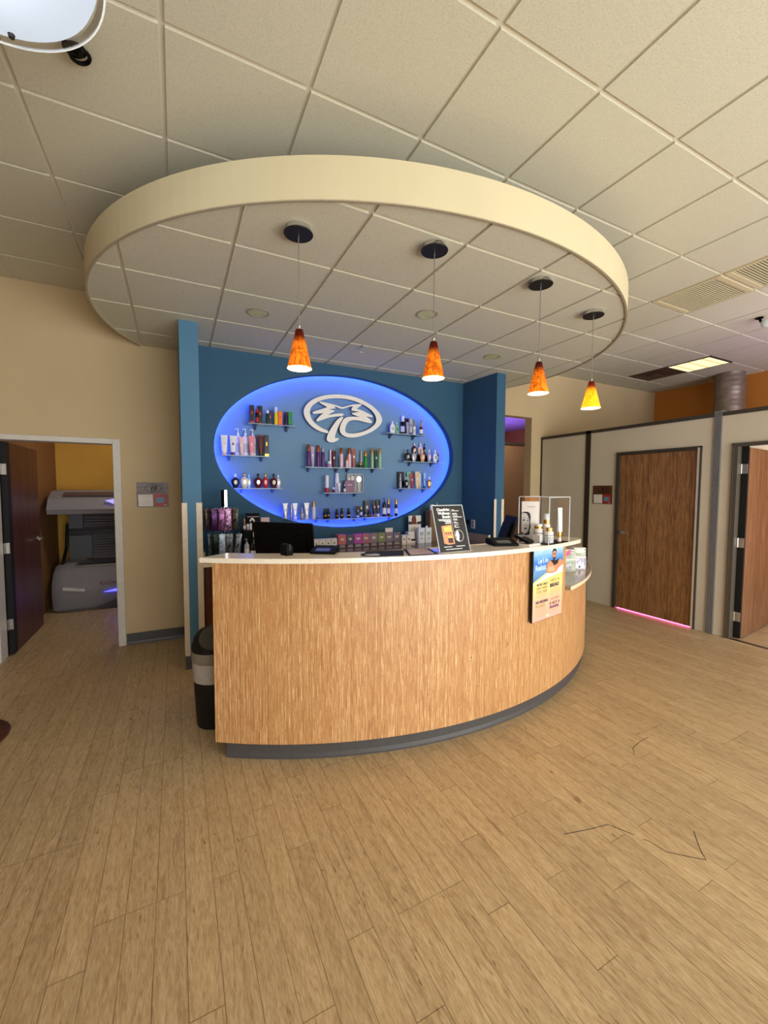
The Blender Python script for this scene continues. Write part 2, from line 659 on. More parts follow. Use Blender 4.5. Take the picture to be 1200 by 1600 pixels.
def clip_rect(poly, x0, x1, y0, y1):
    def cl(pts, inside, inter):
        out = []
        for k in range(len(pts)):
            a, b = pts[k - 1], pts[k]
            ia, ib = inside(a), inside(b)
            if ib:
                if not ia:
                    out.append(inter(a, b))
                out.append(b)
            elif ia:
                out.append(inter(a, b))
        return out

    def ix(v):
        return lambda a, b: (v, a[1] + (b[1] - a[1]) * (v - a[0]) / (b[0] - a[0]))

    def iy(v):
        return lambda a, b: (a[0] + (b[0] - a[0]) * (v - a[1]) / (b[1] - a[1]), v)
    p = poly
    for ins, inter in ((lambda q: q[0] >= x0, ix(x0)), (lambda q: q[0] <= x1, ix(x1)), (lambda q: q[1] >= y0, iy(y0)), (lambda q: q[1] <= y1, iy(y1))):
        if not p:
            return []
        p = cl(p, ins, inter)
    return p


X, Y, Z = Vector((1, 0, 0)), Vector((0, 1, 0)), Vector((0, 0, 1))

# ================================================================== SETTING
CEIL = 3.465
WY = 4.88          # the long back wall
fl = MB().box(-3.3, 9.2, -2.7, 10.2, -0.08, 0).build('floor', FLOOR, kind='structure')
for pts in ([(1.578, 1.262), (1.708, 1.228), (1.813, 1.207), (1.84, 1.16), (1.867, 1.112)],
            [(1.88, 1.08), (1.894, 1.061), (1.906, 0.993), (1.965, 0.938), (2.017, 0.893), (2.04, 0.92), (2.072, 0.949), (2.137, 1.001)],
            [(2.445, 1.475), (2.5, 1.52), (2.6, 1.54), (2.697, 1.545)]):
    MB().tube([(x, y, 0.0002) for x, y in pts], 0.0014, 5).build('scratch', BLACKM, fl)
MB().box(5.285, 5.335, 1.33, 2.24, 0.0, 0.004).build('threshold', TRIMG, fl)


def tiles(xs, ys, z, clip=None, skip=(), ylim=None, xlim=None):
    m = MB()
    for i in range(len(xs) - 1):
        for j in range(len(ys) - 1):
            x0, x1, y0, y1 = xs[i], xs[i + 1], ys[j], ys[j + 1]
            if any(abs((x0 + x1) / 2 - a) < 0.2 and abs((y0 + y1) / 2 - b) < 0.2 for a, b in skip):
                continue
            g = 0.0125
            x0 += g; x1 -= g; y0 += g; y1 -= g
            if ylim:
                y1 = min(y1, ylim)
            if xlim:
                x1 = min(x1, xlim)
            if x1 - x0 < 0.01 or y1 - y0 < 0.01:
                continue
            if clip:
                p = clip_rect(clip, x0, x1, y0, y1)
                if len(p) < 3:
                    continue
            else:
                p = [(x0, y0), (x1, y0), (x1, y1), (x0, y1)]
            q = [p[0]]
            for a in p[1:]:
                if abs(a[0] - q[-1][0]) + abs(a[1] - q[-1][1]) > 1e-4:
                    q.append(a)
            if abs(q[0][0] - q[-1][0]) + abs(q[0][1] - q[-1][1]) < 1e-4:
                q.pop()
            if len(q) >= 3:
                # bevelled edge: small step like a tegular tile
                m.prism(q, (0, 0, z), (1, 0, 0), (0, 1, 0), 0.014)
    return m


gx = [-0.012 + 0.61 * i for i in range(-6, 15)]
gy = [0.15 + 0.61 * j for j in range(-5, 9)]
VENTS = [(4.563, 2.285), (4.563, 1.675)]
LIGHTCELL = (7.003, 3.505)
GRILLE = (7.003, 4.115)
tm = tiles(gx, gy, CEIL, skip=VENTS + [LIGHTCELL, GRILLE], ylim=WY, xlim=8.3)
ce = tm.build('ceiling', TILE, kind='structure')
tg = MB()
tg.box(-3.3, 8.3, -2.7, WY, CEIL + 0.012, CEIL + 0.04)
tg.build('trim_1', TEE, kind='structure')

# long back wall: left piece with the door to room 15, piece behind the feature wall, right piece with the hall opening
wl = MB()
wl.box(-3.3, -1.47, WY, 5.02, 0, CEIL + 0.035)
wl.box(-0.53, 0.06, WY, 5.02, 0, CEIL + 0.035)
wl.box(-1.47, -0.53, WY, 5.02, 2.045, CEIL + 0.035)
wl.build('wall_left', TAN, kind='structure')
wb = MB()
wb.box(0.06, 4.1, WY, 5.02, 0, CEIL + 0.035)
wb.box(5.08, 8.3, WY, 5.02, 0, CEIL + 0.035)
wb.box(4.1, 5.08, WY, 5.02, 2.74, CEIL + 0.035)
wb.build('wall_back', TAN, kind='structure')
MB().box(8.3, 8.42, -2.7, 5.02, 0, CEIL + 0.035).build('wall_right', ORANGE, kind='structure')
MB().box(-2.1, -1.95, -2.7, 5.02, 0, CEIL + 0.035).build('wall_side_unseen', HALLP, kind='structure')  # unseen side wall, set close and dark to shade the left floor
wf = MB()
wf.box(-3.3, -0.6, -2.82, -2.7, 0, CEIL + 0.035)
wf.box(-0.6, 8.3, -2.82, -2.7, 2.75, CEIL + 0.035)
wf.box(-0.6, 8.3, -2.82, -2.7, 0, 0.12)
for x in (1.8, 3.4, 5.0, 6.6):
    wf.box(x, x + 0.06, -2.82, -2.7, 0.12, 2.75)
wf.build('wall_front', TAN, kind='structure')
bb = MB()
bb.prism([(0, 0), (0.02, 0), (0.012, 0.012), (0.006, 0.03), (0.006, 0.115), (0, 0.115)], (-0.48, WY, 0), (0, -1, 0), (0, 0, 1), -0.53)
bb.build('baseboard_left', RUB, kind='structure')
MB().box(-3.3, -1.525, WY - 0.008, WY, 0, 0.115).build('baseboard_side', RUB, kind='structure')
MB().box(5.08, 5.29, WY - 0.008, WY, 0, 0.115).build('baseboard_back', RUB, kind='structure')

# hall seen through the opening
hl = MB()
hl.box(3.0, 9.2, 6.5, 6.56, 0, 2.52)
hl.build('wall_hall', HALLP, kind='structure')
MB().box(3.0, 9.2, 6.48, 6.58, 2.52, 2.57).build('trim_hall', TRIMG, kind='structure')
hw = MB()
hw.box(2.9, 3.0, 5.02, 10.2, 0, CEIL)
hw.box(9.2, 9.3, 5.02, 10.2, 0, CEIL)
hw.box(2.9, 9.3, 10.2, 10.3, 0, CEIL)
hw.build('wall_hall_sides', OCHRE, kind='structure')
hc = tiles([3.0 + 0.61 * i for i in range(11)], [5.02 + 0.61 * j for j in range(9)], CEIL - 0.1)
hc.box(2.9, 9.3, 5.02, 10.3, CEIL - 0.09, CEIL)
hc.build('ceiling_hall', TILE, kind='structure')

# room 15
rm = MB()
rm.box(-1.62, -1.53, 5.02, 7.5, 0, 2.9)
rm.build('wall_room_left', plain('umber_paint', '8A6038', 0.7, scale=2), kind='structure')
rb = MB()
rb.box(-1.62, 1.6, 7.42, 7.5, 0, 2.9)
rb.box(1.5, 1.6, 5.02, 7.42, 0, 2.9)
rb.build('wall_room_back', OCHRE, kind='structure')
MB().box(-1.62, 1.6, 5.02, 7.5, 2.9, 2.98).build('ceiling_room', TILE, kind='structure')

# door to room 15
d1 = struct_root('door_1', (-0.98, WY, 0))
fr = MB()
fr.box(-0.55, -0.485, WY - 0.018, 5.03, 0, 2.085)
fr.box(-1.52, -1.455, WY - 0.018, 5.03, 0, 2.085)
fr.box(-1.455, -0.55, WY - 0.018, 5.03, 2.035, 2.085)
fr.box(-0.562, -0.55, 4.955, 5.0, 0, 2.035)
fr.build('door_frame', DOORFR, d1, bevel=0.004)
lf = MB().box(-1.462, -1.415, 5.16, 6.04, 0.012, 2.03)
lf.build('door_leaf', DARKDOOR, d1, bevel=0.002)
MB().box(-1.468, -1.4145, 5.07, 5.159, 0.01, 2.032).box(-1.47, -1.4555, 4.95, 5.07, 0.0, 2.034).build('door_edge', BLACKM, d1)  # black leaf edge, widened to stand in for the shaded jamb gap
for z in (0.30, 1.03, 1.775):
    h = MB().box(-1.454, -1.416, 5.061, 5.069, z - 0.05, z + 0.05)
    h.lathe([(0.007, -0.05), (0.007, 0.05)], -1.452, 5.05, z, 10)
    for dz in (-0.03, 0, 0.03):
        h.lathe([(0.004, 0), (0.003, 0.002)], -1.43, 5.061, z + dz, 8, axis='y')
    h.build('hinge', ALU, d1)
hd = MB()
hd.lathe([(0.03, 0), (0.03, 0.006), (0.012, 0.01), (0.012, 0.045)], -1.415, 5.95, 1.03, 16, axis='x')
hd.tube([(-1.372, 5.95, 1.03), (-1.37, 5.92, 1.03), (-1.372, 5.83, 1.028)], 0.009, 8)
hd.build('door_handle', ALU, d1, smooth=True)

# ------------------------------------------------------------------ partition on the right
PX = 5.3
pt = MB()
pt.box(PX, PX + 0.06, 4.05, WY, 0, 2.40)
pt.box(PX, PX + 0.06, 3.575, 3.978, 0, 2.40)
pt.box(PX, PX + 0.06, 2.571, 3.575, 2.095, 2.40)
pt.box(PX, PX + 0.06, 2.466, 2.571, 0, 2.40)
pt.box(PX, PX + 0.06, 2.284, 2.389, 0, 2.40)
pt.box(PX, PX + 0.06, 1.28, 2.284, 2.095, 2.40)
pt.box(PX, PX + 0.06, -2.7, 1.28, 0, 2.40)
pt.build('wall_partition', PANEL, kind='structure')
tr = MB()
tr.box(PX - 0.012, PX + 0.072, -2.7, WY, 2.40, 2.442)
tr.box(PX - 0.008, PX, WY - 0.03, WY, 0, 2.40)
tr.build('trim_2', TRIMG, kind='structure')
c1 = MB().box(PX - 0.012, PX + 0.06, 3.978, 4.05, 0, 2.44)
c1.build('trim_3', plain('dark_bronze', '3A2F28', 0.45, 0.2), kind='structure')
c2 = MB()
c2.box(PX - 0.006, PX + 0.07, 2.389, 2.466, 0, 2.46)
for k in range(5):
    y = 2.392 + k * 0.0155
    c2.box(PX - 0.016, PX - 0.006, y, y + 0.008, 0, 2.46)
c2.build('trim_4', TRIMR, kind='structure')
# return walls behind the partition
rw = MB()
rw.box(PX + 0.06, 8.3, 2.40, 2.46, 0, 2.40)
rw.box(PX + 0.06, 8.3, 4.0, 4.05, 0, 2.40)
rw.build('wall_booth', PANEL, kind='structure')

d2 = struct_root('door_2', (PX, 3.07, 0))
f2 = MB()
for y0, y1 in ((2.571, 2.585), (3.561, 3.575)):
    f2.box(PX - 0.022, PX + 0.07, y0, y1, 0, 2.095)
f2.box(PX - 0.022, PX + 0.07, 2.571, 3.575, 2.081, 2.095)
f2.box(PX - 0.018, PX + 0.07, 3.535, 3.561, 0, 2.081)
f2.box(PX - 0.018, PX + 0.07, 2.585, 3.535, 2.06, 2.081)
f2.build('door_frame', TRIMG, d2)
MB().box(PX - 0.02, PX + 0.07, 2.585, 2.612, 0, 2.081).build('door_jamb', plain('satin_aluminium', 'D8D0C0', 0.35, 0.3), d2, bevel=0.003)
MB().box(PX + 0.005, PX + 0.045, 2.616, 3.531, 0.014, 2.056).build('door_leaf', DOORWOOD, d2)
hd = MB()
hd.lathe([(0.03, 0), (0.03, -0.008), (0.012, -0.012), (0.012, -0.05)], PX + 0.005, 3.468, 1.03, 16, axis='x')
hd.tube([(PX - 0.045, 3.468, 1.03), (PX - 0.047, 3.43, 1.03), (PX - 0.045, 3.36, 1.028)], 0.009, 8)
hd.build('door_handle', ALU, d2, smooth=True)
lr = tag(MB().tube([(PX + 0.03, 2.62, 0.006), (PX + 0.03, 3.53, 0.006)], 0.005, 8).build('door_gap_glow', emit('pink_gap_glow', (1.0, 0.08, 0.3), 9)),  # glowing tube added for the pink light that leaks under the door
         'thin pink glow standing in for light leaking under the closed brown door', 'light strip')

d3 = struct_root('door_3', (PX, 1.78, 0))
f3 = MB()
for y0, y1 in ((2.27, 2.284), (1.28, 1.294)):
    f3.box(PX - 0.022, PX + 0.07, y0, y1, 0, 2.095)
f3.box(PX - 0.022, PX + 0.07, 1.28, 2.284, 2.081, 2.095)
f3.box(PX - 0.012, PX + 0.07, 2.236, 2.27, 0, 2.081)
f3.box(PX - 0.012, PX + 0.07, 1.294, 1.33, 0, 2.081)
f3.box(PX - 0.012, PX + 0.07, 1.33, 2.236, 2.06, 2.081)
f3.build('door_frame', plain('bronze_grey_frame', '5C554A', 0.35, 0.3), d3)
ang = math.radians(6)
U = Vector((math.cos(ang), math.sin(ang), 0))
Pn = Vector((-math.sin(ang), math.cos(ang), 0))
O3 = Vector((PX + 0.085, 2.172, 0.012))
m = MB()
pts = [O3, O3 + U * 0.9, O3 + U * 0.9 + Pn * 0.045, O3 + Pn * 0.045]
hh = Z * 2.035
m.quad([pts[0], pts[1], pts[1] + hh, pts[0] + hh], 0, [(0, 0), (0.9, 0), (0.9, 2.04), (0, 2.04)])
m.quad([pts[2], pts[3], pts[3] + hh, pts[2] + hh], 0, [(0, 0), (0.9, 0), (0.9, 2.04), (0, 2.04)])
m.quad([pts[1], pts[2], pts[2] + hh, pts[1] + hh], 1)
m.quad([pts[3], pts[0], pts[0] + hh, pts[3] + hh], 1)
m.quad([p + hh for p in pts], 1)
m.quad([p for p in pts[::-1]], 1)
m.build('door_leaf', [mk_strip_wood('door_laminate_light', ['5E4028', '6E4C32', '7A583C', '8A6648'], 60, 4, 0.4), BLACKM], d3)
MB().box(PX + 0.07, PX + 0.084, 2.175, 2.236, 0.01, 2.06).build('door_edge', BLACKM, d3)
for z in (0.24, 1.04, 1.825):
    h = MB().box(PX + 0.060, PX + 0.069, 2.176, 2.236, z - 0.05, z + 0.05)
    h.lathe([(0.008, -0.05), (0.008, 0.05)], PX + 0.062, 2.232, z, 10)
    for dz in (-0.03, 0, 0.03):
        h.lathe([(0.004, 0), (0.003, -0.002)], PX + 0.06, 2.19, z + dz, 8, axis='x')
    h.build('hinge', ALU, d3)
pp = O3 + U * 0.83 + Z * 1.02
hd = MB()
hd.lathe([(0.028, 0), (0.028, 0.008), (0.012, 0.012), (0.012, 0.05)], pp.x, pp.y, pp.z, 16, axis='y')
q = pp - Pn * 0.048
hd.tube([q, q - U * 0.03, q - U * 0.11], 0.009, 8)
hd.build('door_handle', ALU, d3, smooth=True)

# ------------------------------------------------------------------ blue feature wall with the oval niche
BY, BT = 4.60, 0.09
ECX, ECZ, EA, EB = 1.859, 2.033, 1.50, 0.8934
BX0, BX1, BZ = 0.2, 3.52, 3.03
NSEG = 96
m = MB()
ring = [(ECX + EA * math.cos(2 * PI * k / NSEG), ECZ + EB * math.sin(2 * PI * k / NSEG)) for k in range(NSEG)]


def on_rect(t):
    c, s = math.cos(t), math.sin(t)
    ks = []
    if abs(c) > 1e-9:
        ks.append(((BX1 if c > 0 else BX0) - ECX) / c)
    if abs(s) > 1e-9:
        ks.append(((BZ if s > 0 else 0.0) - ECZ) / s)
    k = min(v for v in ks if v > 0)
    return (ECX + c * k, ECZ + s * k)


corner_t = [math.atan2(cz - ECZ, cx - ECX) % (2 * PI) for cx, cz in ((BX1, BZ), (BX0, BZ), (BX0, 0), (BX1, 0))]
corner_p = [(BX1, BZ), (BX0, BZ), (BX0, 0.0), (BX1, 0.0)]
for k in range(NSEG):
    t0, t1 = 2 * PI * k / NSEG, 2 * PI * (k + 1) / NSEG
    e0, e1 = ring[k], ring[(k + 1) % NSEG]
    # outer point uses the ellipse point's own polar angle
    a0 = math.atan2(e0[1] - ECZ, e0[0] - ECX) % (2 * PI)
    a1 = math.atan2(e1[1] - ECZ, e1[0] - ECX) % (2 * PI)
    if a1 < a0:
        a1 += 2 * PI
    mids = [cp for ct, cp in zip(corner_t, corner_p) if a0 < ct < a1 or a0 < ct + 2 * PI < a1]
    o0, o1 = on_rect(a0), on_rect(a1)
    pts = [e0, o0] + mids + [o1, e1]
    m.quad([(x, BY, z) for x, z in pts], 0)
    m.quad([(x, BY + BT, z) for x, z in pts[::-1]], 0)
    m.quad([(e0[0], BY, e0[1]), (e1[0], BY, e1[1]), (e1[0], BY + BT, e1[1]), (e0[0], BY + BT, e0[1])], 0)
m.build('wall_feature', TEAL, kind='structure')
MB().box(BX0, BX1, 4.76, 4.82, 0, BZ).build('wall_niche', NICHE, kind='structure')
wg = MB().box(0.05, 0.2, 3.98, WY, 0, BZ)
wg.build('wall_wing_left', wall_paint('slate_blue_paint', '4A7896'), kind='structure')
wr = MB()
q0 = [(3.55, 3.98), (3.69, 3.98), (3.69, WY), (3.49, WY)]
for a, b, mi in ((0, 1, 1), (1, 2, 0), (2, 3, 0), (3, 0, 0)):
    wr.quad([(*q0[a], 0), (*q0[b], 0), (*q0[b], BZ), (*q0[a], BZ)], 0)
wr.quad([(*p, BZ) for p in q0], 0)
wr.build('wall_wing_right', TEAL, kind='structure')
# cream corner guards and black base on the wing ends
for nm, x0, x1 in (('trim_5', 0.042, 0.084), ('trim_6', 0.156, 0.204)):
    g = MB().box(x0, x1, 3.976, 3.98, 0.12, 1.475)
    g.box(x0 if x0 < 0.1 else x1 - 0.004, x0 + 0.004 if x0 < 0.1 else x1, 3.98, 4.02, 0.12, 1.475)
    g.build(nm, CREAM, kind='structure')
for nm, x0, x1 in (('trim_7', 3.535, 3.572), ('trim_8', 3.655, 3.694)):
    g = MB().box(x0, x1, 3.976, 3.98, 0.12, 1.478)
    g.build(nm, CREAM, kind='structure')
MB().box(0.045, 0.205, 3.968, 3.98, 0, 0.11).build('baseboard_wing', RUB, kind='structure')

# LED rope hidden behind the lip of the niche
led = MB().tube([(ECX + (EA + 0.045) * math.cos(2 * PI * k / 72), 4.703, ECZ + (EB + 0.045) * math.sin(2 * PI * k / 72)) for k in range(72)], 0.006, 6, closed=True)
tag(led.build('light_rope', LEDBLUE), 'blue glowing light rope running round the edge of the oval wall niche', 'light strip')

# ------------------------------------------------------------------ oval ceiling canopy
CX, CY, CA, CB, CZ0 = 1.858, 3.902, 2.42, 2.143, 3.03
can = thing('oval_canopy', 'large cream oval canopy of ceiling tiles hanging over the reception desk', 'ceiling canopy', (CX, CY, CZ0))
NS = 160
outer = [(CX + CA * math.cos(2 * PI * k / NS), CY + CB * math.sin(2 * PI * k / NS)) for k in range(NS)]
inner = [(CX + (CA - 0.02) * math.cos(2 * PI * k / NS), CY + (CB - 0.02) * math.sin(2 * PI * k / NS)) for k in range(NS)]
flange = [(CX + (CA - 0.014) * math.cos(2 * PI * k / NS), CY + (CB - 0.014) * math.sin(2 * PI * k / NS)) for k in range(NS)]
m = MB()
m2 = MB()
YL = WY - 0.005
for k in range(NS):
    a, b = outer[k], outer[(k + 1) % NS]
    c, d = inner[(k + 1) % NS], inner[k]
    if max(a[1], b[1]) > YL:
        continue
    z0, z1 = CZ0 - 0.004, 3.235
    m.quad([(*a, z0), (*b, z0), (*b, z1), (*a, z1)])
    m.quad([(*c, z0), (*d, z0), (*d, z1), (*c, z1)])
    m.quad([(*b, z0), (*a, z0), (*d, z0), (*c, z0)])
    m.quad([(*a, z1), (*b, z1), (*c, z1), (*d, z1)])
    e, f = flange[k], flange[(k + 1) % NS]
    zz = CZ0 - 0.010
    m2.quad([(*a, zz), (*e, zz), (*f, zz), (*b, zz)])
    m2.quad([(*e, zz), (*e, CZ0), (*f, CZ0), (*f, zz)])
    m2.quad([(*a, zz), (*b, zz), (*b, CZ0 - 0.004), (*a, CZ0 - 0.004)])
m.build('fascia', FASCIA, can, smooth=True)
m2.build('fascia_lip', FLIP, can, smooth=True)
clipe = [(x, min(y, YL)) for x, y in inner]
clipe = clip_rect(inner, -9, 9, -9, YL)
ti = tiles([-1.5 + 0.61 * 0 + 0.61 * i + 0.0 for i in range(0)] or [0.33 + 0.61 * i for i in range(-4, 9)], [2.02 + 0.61 * j for j in range(-2, 7)], CZ0, clip=clipe)
ti.build('ceiling_tiles', TILE, can)
MB().prism(clipe, (0, 0, CZ0 + 0.012), X, Y, 0.02).build('grid', TEE, can)
MB().prism(clipe, (0, 0, 3.19), X, Y, 0.02).build('top_sheet', FLIP, can)
for x, y in ((-0.26, 3.23), (3.6, 2.6), (1.2, 2.2)):
    w = MB().tube([(x, y, 3.2), (x, y, CEIL)], 0.0015, 5)
    w.box(x - 0.012, x + 0.012, y - 0.002, y + 0.002, CEIL - 0.05, CEIL + 0.006)
    w.build('hanger', TRIMG, can)

# ------------------------------------------------------------------ ceiling fixtures
for k, (x, y) in enumerate(((0.63, 3.54), (1.866, 2.937), (3.076, 3.533))):
    t = thing('recessed_downlight', ['round recessed downlight with pale yellow bowl, leftmost of three in the oval canopy',
                                   'round recessed downlight with pale yellow bowl, middle one of three in the oval canopy',
                                   'round recessed downlight with pale yellow bowl, rightmost of three in the oval canopy'][k], 'ceiling light', (x, y, CZ0 - 0.004), 'downlights in the oval canopy')
    MB().lathe([(0.078, 0.0), (0.09, 0.0), (0.092, 0.003), (0.09, 0.004)], x, y, CZ0 - 0.0045, 32, caps=False).lathe([(0.092, 0.0035), (0.076, 0.0), (0.074, 0.003)], x, y, CZ0 - 0.006, 32, caps=False).build('ring', FLIP, t, smooth=True)
    MB().lathe([(0.0, 0.0005), (0.04, 0.001), (0.077, 0.002)], x, y, CZ0 - 0.004, 32, caps=False).build('bowl', plain('pale_yellow_reflector', 'C9CC92', 0.35), t, smooth=True)

t = thing('sprinkler', 'small chrome fire sprinkler head under the oval canopy', 'sprinkler', (1.698, 3.884, CZ0))
MB().lathe([(0.03, 0), (0.03, -0.004), (0.012, -0.008), (0.012, -0.02)], 1.698, 3.884, CZ0, 16).build('cup', CHROME, t, smooth=True)
MB().tube([(1.688, 3.884, CZ0 - 0.018), (1.68, 3.884, CZ0 - 0.04), (1.698, 3.884, CZ0 - 0.055), (1.716, 3.884, CZ0 - 0.04), (1.708, 3.884, CZ0 - 0.018)], 0.003, 6).lathe([(0.018, -0.055), (0.018, -0.058)], 1.698, 3.884, CZ0, 12).build('deflector', CHROME, t)

for k, (x, y, z, r, lab) in enumerate(((0.633, 2.315, 2.27, 0.068, 'amber marbled glass cone pendant, leftmost of four over the desk'),
                                     (1.388, 2.11, 2.26, 0.066, 'amber glass cone pendant, second from the left over the desk'),
                                     (2.261, 2.119, 2.265, 0.070, 'amber marbled glass cone pendant, third from the left over the desk'),
                                     (3.032, 2.289, 2.262, 0.073, 'brighter yellow glowing glass cone pendant, rightmost of four over the desk'))):
    t = thing('pendant_lamp', lab, 'pendant lamp', (x, y, z), 'amber pendants over the reception desk')
    if k == 3:
        AM = AMBER.copy()
        AM.name = 'yellow_glass'
        AM.node_tree.nodes['Principled BSDF'].inputs['Emission Strength'].default_value = 1.5
        for nd in AM.node_tree.nodes:
            if nd.bl_idname == 'ShaderNodeValToRGB' and abs(nd.color_ramp.elements[1].position - 0.03) < 1e-4:
                for e, c in zip(nd.color_ramp.elements, ('F09A14', 'F4A81A', 'F9BC20', 'FCC822')):
                    e.color = lin(c)
    else:
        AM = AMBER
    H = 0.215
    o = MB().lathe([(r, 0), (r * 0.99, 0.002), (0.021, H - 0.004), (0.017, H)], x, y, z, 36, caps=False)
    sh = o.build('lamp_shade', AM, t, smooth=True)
    MB().lathe([(r * 0.985, 0.001), (0.018, H - 0.008)], x, y, z, 36, caps=False).build('shade_lining', plain('white_glass_lining', 'F2EADC', 0.4), sh, smooth=True)
    MB().lathe([(0.0, 0.0), (0.018, 0.006), (0.024, 0.022), (0.018, 0.04), (0.01, 0.055), (0.01, 0.09)], x, y, z + 0.06, 16, caps=False).build('bulb', emit('warm_bulb', (1.0, 0.62, 0.28), 9), t, smooth=True)
    MB().lathe([(0.012, H - 0.002), (0.012, H + 0.006), (0.005, H + 0.01), (0.009, H + 0.018), (0.005, H + 0.026)], x, y, z, 16).build('shade_cap', ALU, t, smooth=True)
    MB().tube([(x, y, z + H + 0.02), (x, y, CZ0 - 0.03)], 0.0028, 6).build('cord', plain('grey_cord', '8A867E', 0.4, 0.4), t)
    MB().lathe([(0.0, -0.036), (0.078, -0.036), (0.08, -0.033), (0.078, -0.03), (0.066, -0.028), (0.066, 0.0)], x, y, CZ0, 40, caps=False).build('ceiling_plate', [STEEL], t, smooth=True)
    MB().lathe([(0.0665, -0.029), (0.0672, -0.001)], x, y, CZ0, 40, caps=False).lathe([(0.004, -0.05), (0.005, -0.036)], x, y, CZ0, 10).build('plate_rim', CHROME, t, smooth=True)
    point('pendant_bulb_light', (x, y, z + 0.02), 1.3, (1.0, 0.7, 0.42), 0.02)

# large glass bowl lamp near the camera
bx, by, bz = -0.514, 1.554, 3.1
t = thing('bowl_lamp', 'large white glowing glass bowl lamp hanging at the top left', 'ceiling light', (bx, by, bz))
MB().lathe([(0.0, -0.045), (0.1, -0.042), (0.2, -0.03), (0.28, -0.014), (0.33, 0.008), (0.338, 0.03)], bx, by, bz, 64, caps=False).build('lamp_bowl', emit('frosted_glow', (0.80, 0.89, 1.0), 0.42, '6A6C70'), t, smooth=True)
MB().lathe([(0.336, 0.004), (0.352, 0.0), (0.352, 0.008), (0.338, 0.012)], bx, by, bz, 64, caps=False).build('glass_ring', ACR, t, smooth=True)
MB().tube([(bx + 0.355 * math.cos(a), by + 0.355 * math.sin(a), bz + 0.004) for a in [2 * PI * k / 72 for k in range(72)]], 0.003, 8, closed=True).build('glass_rim', emit('rim_glass', (1, 0.97, 0.88), 0.35, '9A9A94'), t, smooth=True)
for a in (math.radians(78), math.radians(198), math.radians(318)):
    MB().lathe([(0.0, -0.012), (0.008, -0.01), (0.01, 0.0)], bx + 0.30 * math.cos(a), by + 0.30 * math.sin(a), bz - 0.008, 12, caps=False).build('pin', STEEL, t, smooth=True)
MB().lathe([(0.06, 0.365), (0.06, 0.33), (0.008, 0.33), (0.008, 0.03)], bx, by, bz, 20, caps=False).build('stem', ALU, t, smooth=True)
point('bowl_lamp_light', (bx, by, bz - 0.16), 5, (0.85, 0.92, 1.0), 0.12)

# small black looped cable on the ceiling beside the bowl lamp
cb = MB()
c0 = Vector((-0.335, 2.235, CEIL - 0.02))
for k, (dx, dy, ra, tl) in enumerate(((0, 0, 0.03, 0.3), (0.012, 0.012, 0.033, 0.9), (-0.01, -0.02, 0.028, -0.4), (0.0, -0.045, 0.024, 0.5))):
    cb.tube([c0 + Vector((dx + ra * math.cos(a), dy + ra * 1.3 * math.sin(a), -0.012 * k + ra * 0.4 * math.sin(a + tl))) for a in [2 * PI * j / 20 for j in range(20)]], 0.008, 8, closed=True)
cb.tube([c0, c0 + Vector((0, 0, 0.03))], 0.008, 8)
tag(cb.build('cable_bundle', BLACK, smooth=True), 'small black bundle of looped cable on the ceiling by the bowl lamp', 'cable')

# return-air grilles
for k, (vx, vy) in enumerate(VENTS):
    t = thing('air_vent', ['white slatted air grille in the ceiling, the whole one right of the canopy', 'white slatted air grille in the ceiling cut by the right picture edge'][k], 'air vent', (vx, vy, CEIL), 'slatted air grilles in the ceiling')
    f = MB()
    a, b, c_ = 0.292, 0.245, 0.268
    f.box(vx - a, vx + a, vy - a, vy - b, CEIL - 0.006, CEIL + 0.012)
    f.box(vx - a, vx + a, vy + b, vy + a, CEIL - 0.006, CEIL + 0.012)
    f.box(vx - a, vx - c_, vy - b, vy + b, CEIL - 0.006, CEIL + 0.012)
    f.box(vx + c_, vx + a, vy - b, vy + b, CEIL - 0.006, CEIL + 0.012)
    f.build('frame', FASCIA, t, bevel=0.002)
    s = MB()
    n = 22
    for j in range(n):
        y = vy - b + (j + 0.5) * 2 * b / n
        s.prism([(-0.0055, -0.004), (0.0035, -0.004), (0.0055, 0.006), (-0.0035, 0.006)], (vx - c_, y, CEIL + 0.002), Y, Z, 2 * c_)
    s.build('slats', FASCIA, t)
    MB().box(vx - c_, vx + c_, vy - b, vy + b, CEIL + 0.0095, CEIL + 0.012).build('backing', BLACKM, t)

lx, ly = LIGHTCELL
t = thing('fluorescent_panel', 'square lit fluorescent panel glowing warm yellow in the far right ceiling', 'ceiling light', (lx, ly, CEIL))
f = MB()
a, b = 0.30, 0.275
f.box(lx - a, lx + a, ly - a, ly - b, CEIL - 0.004, CEIL + 0.01).box(lx - a, lx + a, ly + b, ly + a, CEIL - 0.004, CEIL + 0.01)
f.box(lx - a, lx - b, ly - b, ly + b, CEIL - 0.004, CEIL + 0.01).box(lx + b, lx + a, ly - b, ly + b, CEIL - 0.004, CEIL + 0.01)
f.build('frame', TRIMG, t)
lamp = N('lit_diffuser', 0.4)
sp = lamp.t.nodes.new('ShaderNodeSeparateXYZ')
lamp.t.links.new(lamp.coord(), sp.inputs[0])
st = lamp.math('FRACT', lamp.math('MULTIPLY', sp.outputs[1], 5.5))
rc = lamp.ramp(st, [(0.0, 'C89A58'), (0.12, 'FFF0B8'), (0.88, 'FFF0B8'), (1.0, 'C89A58')])
lamp.t.links.new(rc, lamp.b.inputs['Emission Color'])
lamp.b.inputs['Emission Strength'].default_value = 0.75
lamp.b.inputs['Base Color'].default_value = lin('A09070')
MB().box(lx - b, lx + b, ly - b, ly + b, CEIL - 0.001, CEIL + 0.006).build('diffuser', lamp.m, t)
gxx, gyy = GRILLE
t = thing('air_diffuser', 'dark stepped square air diffuser in the ceiling beside the lit panel', 'air vent', (gxx, gyy, CEIL))
f = MB()
